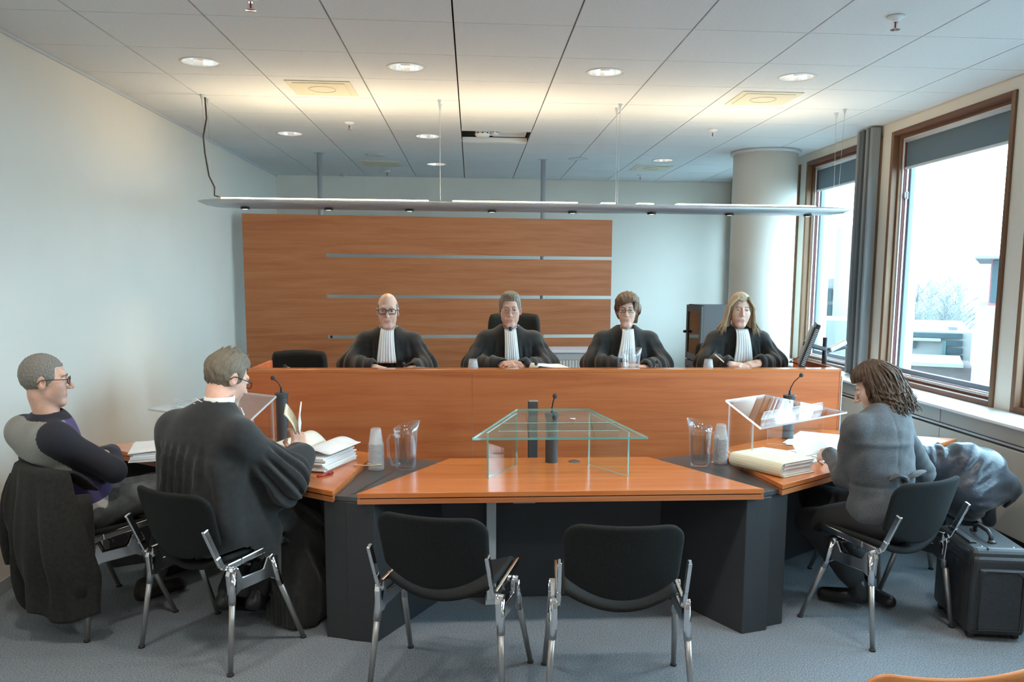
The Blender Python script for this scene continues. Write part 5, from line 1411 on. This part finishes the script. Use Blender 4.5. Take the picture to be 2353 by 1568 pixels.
# ======================================================= robed lawyer seen from behind
dl_ = V((.53, .848, 0)); rl = V((.848, -.53, 0))
O1 = V((CH['law'][0][0], CH['law'][0][1], 0))
Hd = at(524, 868, 3.84); NB = at(500, 938, 3.74); CS = V((-1.185, 3.715, 1.005))
RS, LS = CS+rl*.195, CS-rl*.19
RE = at(652, 1100, 3.74); RW = at(690, 1040, 4.00); LE = CS-rl*.25+dl_*.16-up_*.24; LW = LE+dl_*.22+rl*.14
PV = V((-1.175, 3.72, .57)); RH, LH = PV+rl*.10, PV-rl*.10
RK, LK = RH+dl_*.42+up_*.0, LH+dl_*.43
RA = V((-1.05, 3.98, .12)); LA = V((-1.20, 3.99, .12))
hfw = (dl_*.90+rl*.20-up_*.42); HMm = frame(Hd, hfw, up_+dl_*.25)
P, F, I = head_geo(HMm.inverted() @ NB, 1.02, 1.02); parts = [(xf(P, HMm), F, I)]
hdir = (at(683, 985, 4.06)-RW); hp, hf2 = place_hand(RW, hdir*1.0+up_*.02, (rl*.75-dl_*.35+up_*.25), right=True, curl=(.62, .72, .80, .85), thumb=.9, spread=.02); parts.append((hp, hf2, 0))
lp, lf = limbs_geo([(NB, CS-up_*.08, .042, .055), (CS-up_*.09, PV, .07, .08), (RS, RE, .035, .03), (RE, RW, .03, .024), (LS, LE, .035, .03), (LE, LW, .03, .03), (RH, RK, .06, .045), (LH, LK, .06, .045), (RK, RA, .045, .03), (LK, LA, .045, .03)]); parts.append((lp, lf, 0))
P, F, I = join(parts); law = npmesh('person', P-np.array(O1), F, [skin('ruddy'), lipm], I); law.location = O1
tag(law, 'person in wide black robe seen from behind holding up pages at the left desk', 'person')
HL = Matrix.Translation(-O1) @ HMm
add_eyes(HL, law); add_brows(HL, law, ashhair); add_lids(HL, law, skin('ruddy'))
glasses(HL, law, darkfr, .0026, .0245, .0140, .55)
def cutl(f):
    hl = smin(-(f.z-.060), -(f.y+.036), .012); return smax(hl, -(f.z+.088-.5*np.maximum(0, .06-f.y)), .01)
def exl(f, d): return smin(d, f.ell((0, .0, .092), (.062, .075, .034)), .02)
P, F = hair_cap(.010, cutl, .0055, 330, 9, 1.02, extra=exl, stretch=(1, 1, .5)); npmesh('hair', P, F, hairm('sandy', (.12, .095, .065), (.28, .23, .165), (50, 50, 14)), None, law, Mx=HL)
tuft = []
rr = random.Random(4)
for k in range(70):
    a = rr.uniform(0, 2*pi); b_ = rr.uniform(0, .9); x, y = .055*math.sin(b_*1.5)*math.cos(a), .012+.075*math.sin(b_*1.5)*math.sin(a); z = .026+.100*math.sqrt(max(0.05, 1-(x/.075)**2-((y-.018)/.1)**2))
    tuft.append(([(x, y, z-.008), (x*1.05, y-.004, z+.008), (x*1.12+rr.uniform(-.006, .006), y-.012, z+.020+rr.uniform(0, .008))], .0032))
lock_mesh('hair_tufts', tuft, hairmat['sandy'], law, HL, 5)
# white collar with ribbon ties
n = 24; Vv = []
ax = (Hd-NB).normalized()
for k in range(n+1):
    a = 2*pi*k/n
    for rr_, t in ((.069, .012), (.063, .052)): Vv.append(tuple(NB-O1+rl*(rr_*math.cos(a))+dl_*(rr_*math.sin(a)+.3*t)+up_*t))
MB().add(Vv, [(2*k, 2*k+1, 2*k+3, 2*k+2) for k in range(n)]).build('shirt_collar', white_sh, law, smooth=True, solid=.003)
nb_ = NB-O1-dl_*.070+up_*.030
MB().tube([nb_, nb_-rl*.03-dl_*.02+up_*.02, nb_-rl*.06-dl_*.02+up_*.012, nb_-rl*.05-dl_*.015-up_*.004, nb_], .0022, 6).build('ribbon', white_sh, law, smooth=True)
MB().tube([nb_, nb_-rl*.02-up_*.01, nb_-rl*.045-dl_*.01-up_*.015], .0022, 6).build('ribbon', white_sh, law, smooth=True)
# robe: yoke, gathered back, wide sleeves, skirt falling to the floor on the right
pts = np.array([list(v) for v in (RS, LS, RE, RW, LE, PV, NB, RK, RA)]); lo = pts.min(0)-.22; hi = pts.max(0)+.20; lo[2] = .0
f = Fld(lo, hi, .0076)
Rb = Matrix(((rl.x, dl_.x, 0), (rl.y, dl_.y, 0), (0, 0, 1)))
d = f.cap(LS-up_*.015, RS-up_*.015, .078)
d = smin(d, f.cap(NB-up_*.05, NB-up_*.022-dl_*.004, .092, .076), .05)
d = smin(d, f.cap(NB-up_*.05, RS-up_*.0, .072, .078), .05); d = smin(d, f.cap(NB-up_*.05, LS-up_*.0, .072, .078), .05)
d = smin(d, f.ell(CS.lerp(PV, .40)-dl_*.01, (.245, .160, .30), Rb), .06)
d = smin(d, f.ell(CS.lerp(PV, .85), (.250, .200, .22), Rb), .06)
d = smin(d, f.cap(LS, LE, .085, .10), .05); d = smin(d, f.cap(LE, LW, .10, .075), .04)
d = smin(d, f.cap(RS, RE, .080, .098), .045)
Wm = RE.lerp(RW, .86); d = smin(d, f.cap(RE, Wm, .098, .068), .03)
d = smin(d, f.cap(RE-up_*.05+dl_*-.02, RE.lerp(RW, .65)-up_*.075, .075, .045), .035)
sk = smins(.05, f.cap(RH+up_*.01, RK+up_*.0, .125, .105), f.cap(LH, LK, .12, .10), f.cap(RK-up_*.05+rl*.02, V((RK.x+.01, RK.y-.06, .07)), .105, .125), f.cap(RH+rl*.06-up_*.04+dl_*.1, V((RH.x+.09, RH.y+.16, .07)), .085, .12))
d = smin(d, sk, .05)
# gathers on the back below the yoke, sleeve gathers, skirt pleats
bx_ = (f.x-CS.x)*rl.x+(f.y-CS.y)*rl.y; by_ = (f.x-CS.x)*dl_.x+(f.y-CS.y)*dl_.y
below = np.clip((CS.z-.015-f.z)/.08, 0, 1)*np.clip((-.02-by_)/.05, 0, 1)
cen = np.exp(-((bx_+.02)/.13)**4)
yoke = CS.z-.055-.25*np.abs(bx_)**1.3
d = d+np.clip((yoke-f.z)/.02, 0, 1)*np.clip((-.0-by_)/.05, 0, 1)*-.006
d = d+below*cen*(1-2*np.abs(np.sin(bx_*62+np.sin(f.z*10)*.35))**.6)*-.018
d = d+below*(1-cen)*np.sin(bx_*46+f.z*10)*.012
au = (RE-RS).normalized(); s2 = au.cross(up_).normalized(); q2 = s2.cross(au)
ra_ = np.arctan2((f.x-RE.x)*q2.x+(f.y-RE.y)*q2.y+(f.z-RE.z)*q2.z, (f.x-RE.x)*s2.x+(f.y-RE.y)*s2.y+(f.z-RE.z)*s2.z)
ta = (f.x-RS.x)*au.x+(f.y-RS.y)*au.y+(f.z-RS.z)*au.z
onarm = np.clip((ta-.10)/.08, 0, 1)*np.clip((bx_-.17)/.06, 0, 1)
d = d+onarm*(np.sin(ra_*10+ta*6)*.013+np.sin(ra_*19+ta*9)*.005)
skw = np.clip((.52-f.z)/.15, 0, 1); d = d+skw*np.sin(np.arctan2(f.y-RK.y+.1, f.x-RK.x+.12)*13+f.z*3)*.010
d = d+f.waves(22, .007, 6, 5)
d = smax(d, -f.cap(NB-up_*.04, NB+up_*.2, .060), .006); d = against_back(f, d, 'law', dl_, rl, .004)
u_ = (RW-RE).normalized(); d = smax(d, -f.cap(RW-u_*.05, RW+u_*.15, .044), .006)
d = smax(d, -(f.z-.012), .004)
P, F = f.mesh(d); npmesh('robe', P-np.array(O1), F, robem, None, law)
for A, tt in ((LA, V((.10, .10, 0))), (RA, V((.08, .12, 0)))):
    heel = V((A.x-.02, A.y-.05, .085)); toe = V((A.x, A.y, .0))+tt+V((0, 0, .012))
    s_ = shoe(toe, heel, leath, law); s_.location = -O1
tl_, tf_ = limbs_geo([(RH, RK, .075, .065), (LH, LK, .075, .065), (RK, RA+up_*.05, .062, .052), (LK, LA+up_*.05, .062, .052)], h=.010)
npmesh('trousers', tl_-np.array(O1), tf_, pbr('trousers_dark', (.016, .016, .018), .8), None, law)
# the sheets he holds up and turns
hs = empty('held_pages', at(683, 985, 4.06), 0, 'two bundles of pages held upright in a raised hand at the left desk', 'papers')
b0 = at(686, 985, 4.06)
def leaf(pA, pB, wd, bend, nm):
    A = at(*pA)-b0; B = at(*pB)-b0; s_ = V((-.16, .97, .15)).normalized()*wd
    def g(u, v):
        p = A.lerp(B, v)+s_*(u-.5); return tuple(p+V((bend*math.sin(v*pi), 0, 0)))
    MB().grid(g, 5, 9).build(nm, M['cream'] if nm == 'cream_pages' else M['paper'], hs, smooth=True, solid=.006)
hs.location = b0
leaf((682, 985, 4.06), (655, 940, 4.02), .17, .008, 'cream_pages'); leaf((690, 985, 4.06), (691, 935, 4.06), .17, -.006, 'white_pages')
# open pages that curl over the pile
op = empty('open_pages', dloc('l', .42, .38, TZ+.074), DESK['l'][1]+.25, 'open curling pages on top of the pile of case papers', 'papers')
def pg(s_, nm, hgt, w_):
    def g(u, v):
        x = s_*(.005+w_*u); z = .005+hgt*math.sin(min(1, u*1.15)*pi*.85)*(.7+.3*v)*(1-.35*u); return (x, -.16+.32*v, z)
    MB().grid(g, 14, 8).build(nm, M['paper'] if s_ > 0 else pbr('paper_cream', (.83, .80, .68), .8), op, smooth=True, solid=.004)
pg(1, 'page_block', .045, .20); pg(-1, 'page_block', .070, .20)

# ======================================================= woman in the grey jacket, right
dw = V((-.41, .912, 0)); rw = V((.912, .41, 0))
O2 = V((CH['wom'][0][0], CH['wom'][0][1], 0))
Hd = at(2008, 890, 3.90); NB = at(2043, 950, 3.84); CS = V((1.955, 3.80, 1.015))
RS, LS = CS+rw*.150, CS-rw*.140
LE = at(1943, 1098, 3.86); LW = at(1906, 1042, 4.10); RE = at(2122, 1085, 4.02); RW = V((2.16, 4.22, .80))
PV = V((2.03, 3.79, .57)); RH, LH = PV+rw*.09, PV-rw*.09
LK = at(1862, 1198, 4.08); RK = V((1.84, 4.22, .54)); LA = V((1.99, 4.02, .13)); RA = V((2.10, 4.10, .13))
hfw = (dw*.72-rw*.55-up_*.42); HMm = frame(Hd, hfw, up_+dw*.25-rw*.2) @ Matrix.Scale(.97, 4)
P, F, I = head_geo(HMm.inverted() @ NB, .95, .92, True); parts = [(xf(P, HMm), F, I)]
hp, hf2 = place_hand(LW, (at(1876, 1040, 4.20)-LW).normalized()*1.0-up_*.15+rw*.05, (-rw*.75+up_*.55-dw*.1), right=False, curl=(.45, .5, .55, .6), thumb=.7, spread=.02, s=.95); parts.append((hp, hf2, 0))
lp, lf = limbs_geo([(NB, CS-up_*.08, .036, .05), (CS-up_*.09, PV, .06, .07), (RS, RE, .032, .028), (RE, RW, .028, .024), (LS, LE, .032, .028), (LE, LW, .028, .022), (RH, RK, .055, .045), (LH, LK, .055, .045), (RK, RA, .04, .03), (LK, LA, .04, .03)]); parts.append((lp, lf, 0))
P, F, I = join(parts); wom = npmesh('person', P-np.array(O2), F, [skin('fair'), lipm], I); wom.location = O2
tag(wom, 'person in grey tweed jacket seen from behind, reading at the right desk', 'person')
HL = Matrix.Translation(-O2) @ HMm
add_eyes(HL, wom); add_lids(HL, wom, skin('fair'), .004); add_brows(HL, wom, brownhair, .002)
whair = hairm('auburn', (.038, .022, .014), (.13, .078, .046), (26, 26, 6))
def cutw(f):
    hl = smin(-(f.z-.052), -(f.y+.030), .012); return smax(hl, -(f.z+.155), .012)
def exw(f, d):
    for sx in (-1, 1): d = smin(d, f.cap((sx*.068, .012, .03), (sx*.088, .050, -.115), .034, .046), .03)
    d = smin(d, f.ell((0, .070, -.055), (.102, .078, .115)), .03)
    d = smin(d, f.ell((0, .005, .078), (.082, .092, .054)), .02)
    low = np.clip((.02-f.z)/.10, 0, 1)
    d = d+low*(np.sin(f.x*95+3*np.sin(f.z*60+f.y*40))*np.sin(f.z*80+2*np.sin(f.x*70)+f.y*60))*.011
    ang2 = np.arctan2(f.x, f.y-.01)
    return d+.0028*np.sin(ang2*30+f.z*25)
P, F = hair_cap(.016, cutw, .006, 120, 14, .97, h=.0036, extra=exw, stretch=(1, 1, .6), lo=(-.16, -.125, -.21), hi=(.16, .20, .165)); npmesh('hair', P, F, whair, None, wom, Mx=HL)
def mk(rr, k):
    a = rr.uniform(-.18*pi, 1.18*pi); R0 = .088+.022*rr.random()
    top = (.040*math.cos(a), .025+.045*math.sin(a), .118-.015*rr.random()); pts = [top]
    ph = rr.uniform(0, 6.28); amp = rr.uniform(.007, .016); zl = -.12-.075*rr.random()
    for q in range(1, 16):
        t = q/15; z = top[2]*(1-t)+zl*t; r_ = R0*min(1, .55+t*1.9)*(1+.12*t)
        w_ = t*t*.6+.4*t
        pts.append((r_*math.cos(a)*1.02+amp*w_*math.sin(ph+t*19), .022+r_*1.12*math.sin(a)+amp*w_*math.cos(ph+t*18), z+amp*.4*w_*math.sin(ph*2+t*15)))
    return (pts, rr.uniform(.0028, .0055))
lock_mesh('hair_locks', tree_locks(190, 21, mk), whair, wom, HL)
# jacket
tweed = noise_col(pbr('tweed_grey', (.14, .15, .16), .9, Sheen_Weight=.1), (.045, .049, .054), (.125, .132, .142), size=330, detail=3, bump=.3, bsize=420, dist=.002)
pts = np.array([list(v) for v in (RS, LS, RE, LE, LW, PV, NB)]); f = Fld(pts.min(0)-.17, pts.max(0)+.15, .0082)
Rb = Matrix(((rw.x, dw.x, 0), (rw.y, dw.y, 0), (0, 0, 1)))
d = f.cap(LS-up_*.012, RS-up_*.012, .062)
d = smin(d, f.cap(NB-up_*.05, NB-up_*.025, .078, .068), .05)
d = smin(d, f.ell(CS.lerp(PV, .33), (.185, .120, .26), Rb), .06)
d = smin(d, f.ell(CS.lerp(PV, .66), (.160, .125, .20), Rb), .05)
d = smin(d, f.ell(PV+up_*.03, (.205, .175, .135), Rb), .05)
d = smin(d, f.cap(LS, LE, .062, .056), .035); d = smin(d, f.cap(LE, LE.lerp(LW, .93), .056, .042), .025)
d = smin(d, f.cap(RS, RE, .062, .056), .035); d = smin(d, f.cap(RE, RW, .056, .042), .025)
bx_ = (f.x-CS.x)*rw.x+(f.y-CS.y)*rw.y; by_ = (f.x-CS.x)*dw.x+(f.y-CS.y)*dw.y
d = d-.010*np.exp(-((f.z-.935+.03*bx_)/.013)**2)*np.exp(-((bx_+.02)/.16)**2)*(by_ < 0)
d = d+.004*np.exp(-((bx_)/.007)**2)*(by_ < 0)*(f.z > PV.z+.06)          # centre back seam
d = d+.005*np.exp(-((f.z-(PV.z+.16))/.010)**2)*(by_ < .05)                # waist seam
d = d+f.waves(40, .008, 7, 5, (1, 1, .8))+f.waves(85, .003, 17, 4)
la_ = (LE-LS).normalized(); tl = (f.x-LE.x)*la_.x+(f.y-LE.y)*la_.y+(f.z-LE.z)*la_.z
d = d+.005*np.sin(tl*110)*np.exp(-(tl/.07)**2)*np.clip((-bx_-.13)/.04, 0, 1)
d = against_back(f, d, 'wom', dw, rw, .004); d = smax(d, -f.cap(NB-up_*.03, NB+up_*.2, .050), .006); d = smax(d, -f.plane(PV+up_*-.05-dw*.05, (dw.x*-.30, dw.y*-.30, 1)), .006)
u_ = (LW-LE).normalized(); d = smax(d, -f.cap(LW-u_*.03, LW+u_*.12, .032), .005)
P, F = f.mesh(d); npmesh('jacket', P-np.array(O2), F, tweed, None, wom)
# bow at the back waist
bw = at(2080, 1103, 3.672)-O2
for s_ in (-1, 1):
    MB().tube([bw, bw+rw*s_*.04+up_*.02-dw*.02, bw+rw*s_*.085+up_*.032-dw*.014, bw+rw*s_*.11+up_*.008], [.010, .022, .032, .018], 10, flat=.35).build('bow_loop', tweed, wom, smooth=True)
MB().ball(tuple(bw-dw*.008), (.015, .012, .015)).build('bow_knot', tweed, wom, smooth=True)
MB().ball(tuple(LW-u_*.012-O2), (.036, .036, .012)).build('shirt_cuff', white_sh, wom, smooth=True) if False else None
trous = pbr('trousers_black', (.020, .021, .024), .8, Sheen_Weight=.04)
pts = np.array([list(v) for v in (RH, LH, RK, LK, RA, LA)]); f = Fld(pts.min(0)-.15, pts.max(0)+.15, .009)
d = smins(.04, f.ell(PV-up_*.03, (.19, .165, .11), Rb), f.cap(RH, RK, .085, .070), f.cap(LH, LK, .088, .072))
d = smin(d, f.cap(RK, RA+up_*.03, .066, .058), .03); d = smin(d, f.cap(LK, LA+up_*.03, .068, .058), .03)
d = d+f.waves(55, .006, 9, 5); P, F = f.mesh(d); npmesh('trousers', P-np.array(O2), F, trous, None, wom)
for A, tt in ((LA, V((-.10, .08, -.03))), (RA, V((.06, -.10, -.01)))):
    heel = V((A.x, A.y, .05))-V((tt.x, tt.y, 0))*.4; toe = V((A.x, A.y, .03))+V((tt.x, tt.y, 0))*1.1
    heel = V((A.x, A.y, .03))-V((tt.x, tt.y, 0)).normalized()*.05; toe = V((A.x, A.y, .008))+V((tt.x, tt.y, 0)).normalized()*.17
    s_ = shoe(toe, heel, leath, wom, ankle=A+up_*.06); s_.location = -O2
# letter in her hand
lt = empty('held_letter', at(1872, 1030, 4.22), 0, 'folded letter held by the person in the grey tweed jacket', 'papers')
MB().box(-.10, .06, -.05, .06, -.002, .002, Matrix.Rotation(.45, 4, 'X') @ Matrix.Rotation(-.25, 4, 'Y')).build('sheet', M['paper'], lt); MB().box(-.09, .07, -.04, .07, -.008, -.005, Matrix.Rotation(.40, 4, 'X') @ Matrix.Rotation(-.2, 4, 'Y')).build('sheet', M['paper'], lt)

# ======================================================= padded coat over the chair by the windows
oc = V((CH['coat'][0][0], CH['coat'][0][1], 0)); OC3 = oc
cm = noise_col(pbr('padded_nylon', (.045, .055, .075), .38, spec=.5, Sheen_Weight=.2), (.014, .019, .030), (.026, .034, .050), size=12, bump=.3, bsize=50, dist=.006)
Yc = 4.22
A1, A2, A3, A4, A5 = at(2150, 1078, Yc), at(2212, 1066, Yc), at(2258, 1092, Yc), at(2315, 1128, Yc-.02), at(2215, 1135, Yc-.05)
S1, S2 = at(2262, 1150, Yc), at(2272, 1196, Yc)
pts = np.array([list(v) for v in (A1, A2, A3, A4, A5, S1, S2)]); f = Fld(pts.min(0)-.24, pts.max(0)+.24, .0085)
d = smins(.085, f.cap(A1, A2, .055, .080), f.cap(A2, A3, .080, .098), f.cap(A3, A4, .098, .050), f.cap(A2, A5, .080, .110), f.cap(A5, A4, .100, .045), f.cap(A3, A5, .105, .105))
back_ = f.box(V((A1.x-.03, Yc+.03, .64)), (.075, .045, .17), .04); d = smin(d, back_, .06)
fa = np.arctan2(f.z-(A2.z-.16), f.x-(A2.x-.20)); rd = np.sqrt((f.z-(A2.z-.16))**2+(f.x-(A2.x-.20))**2)
wr = np.clip((rd-.14)/.12, 0, 1)
d = d+wr*(np.abs(np.sin(fa*9+.7*np.sin(rd*14)))*-.009+np.sin(fa*31+rd*11)*.0028+np.sin(fa*17-rd*23)*.0025)+f.waves(22, .006, 5, 4)
hem = f.plane(A4+V((-.02, 0, -.055)), (.55, 0, -.85)); d = smax(d, hem, .02)
slv_ = f.cap(S1, S2, .055, .036)+f.waves(90, .006, 8, 3); d = smin(d, slv_, .02)
P, F = f.mesh(d); coat = npmesh('padded_coat', P-np.array(oc), F, cm); coat.location = oc; tag(coat, 'dark blue padded coat thrown over the chair by the windows', 'coat')
MB().tube([S2-oc+V((0, 0, -.030)), S2-oc+V((.004, 0, -.05))], [.014, .012], 10).build('zip_pull', M['chrome'], coat, smooth=True)
hm = [A4+V((.045, -.045, .005)), A4+V((.0, -.05, -.04)), A4+V((-.05, -.055, -.075))]
MB().tube([tuple(q-oc) for q in hm], [.016, .018, .014], 8, flat=.5).build('hem_band', cm, coat, smooth=True)

# ======================================================= pilot case on wheels
cs = empty('pilot_case', (0, 0, 0), 0, 'black leather pilot case standing on the carpet at far right', 'briefcase')
b0 = V((2.357, 3.583, 0)); cang = math.atan2(.073, .436)
cs.location = b0; cs.rotation_euler = (0, 0, -cang)
leat = noise_col(pbr('case_leather', (.025, .026, .028), .38, spec=.5), (.020, .021, .023), (.034, .036, .039), size=120, bump=.25, bsize=260, dist=.002)
W_, D_, H_ = .265, .44, .42
def rr_box(x0, x1, y0, y1, z0, z1, nm, mat, par, bv): return MB().box(x0, x1, y0, y1, z0, z1).build(nm, mat, par, bevel=bv, seg=4, smooth=False)
rr_box(0, W_, 0, D_, .025, H_, 'body', leat, cs, .03)
rr_box(-.006, W_+.006, .012, D_-.012, H_-.075, H_+.03, 'lid', leat, cs, .035)
rr_box(.028, W_-.028, -.012, .02, .05, H_-.06, 'front_pocket', leat, cs, .018)
MB().tube([(.035, -.013, .06), (.035, -.014, H_-.10), (.06, -.014, H_-.07), (W_-.06, -.014, H_-.07), (W_-.035, -.014, H_-.10), (W_-.035, -.013, .06), (.035, -.013, .06)], .0035, 6).build('piping', M['black'], cs, smooth=True)
for y in (.10, .16): MB().box(-.0065, -.005, y, y+.004, .05, H_-.08).build('seam', M['black'], cs)
rr_box(-.022, .004, .24, .34, .06, .26, 'side_pocket', leat, cs, .012)
hz_ = H_+.03
MB().tube([(W_*.5, .13, hz_-.005), (W_*.5, .135, hz_+.03), (W_*.5, .17, hz_+.045), (W_*.5, .27, hz_+.045), (W_*.5, .305, hz_+.03), (W_*.5, .31, hz_-.005)], .011, 10).build('carry_handle', M['black'], cs, smooth=True)
for y in (.12, .32): MB().ball((W_*.5, y, hz_+.003), (.02, .02, .01)).build('handle_mount', M['black'], cs, smooth=True)
rr_box(.02, .055, .10, .36, hz_-.006, hz_+.010, 'trolley_grip', M['black'], cs, .006)
MB().box(.075, .082, .02, D_-.02, hz_-.001, hz_+.001).build('lid_seam', M['black'], cs)
for x in (.03, W_-.03):
    for y in (.05, D_-.05): MB().tube([(x-.012, y, .022), (x+.012, y, .022)], .022, 14).build('wheel', M['rubber'], cs, smooth=True)
for x in (.06, W_-.06): MB().ball((x, .06, hz_-.002), (.006, .006, .003)).build('rivet', M['chrome'], cs, smooth=True)
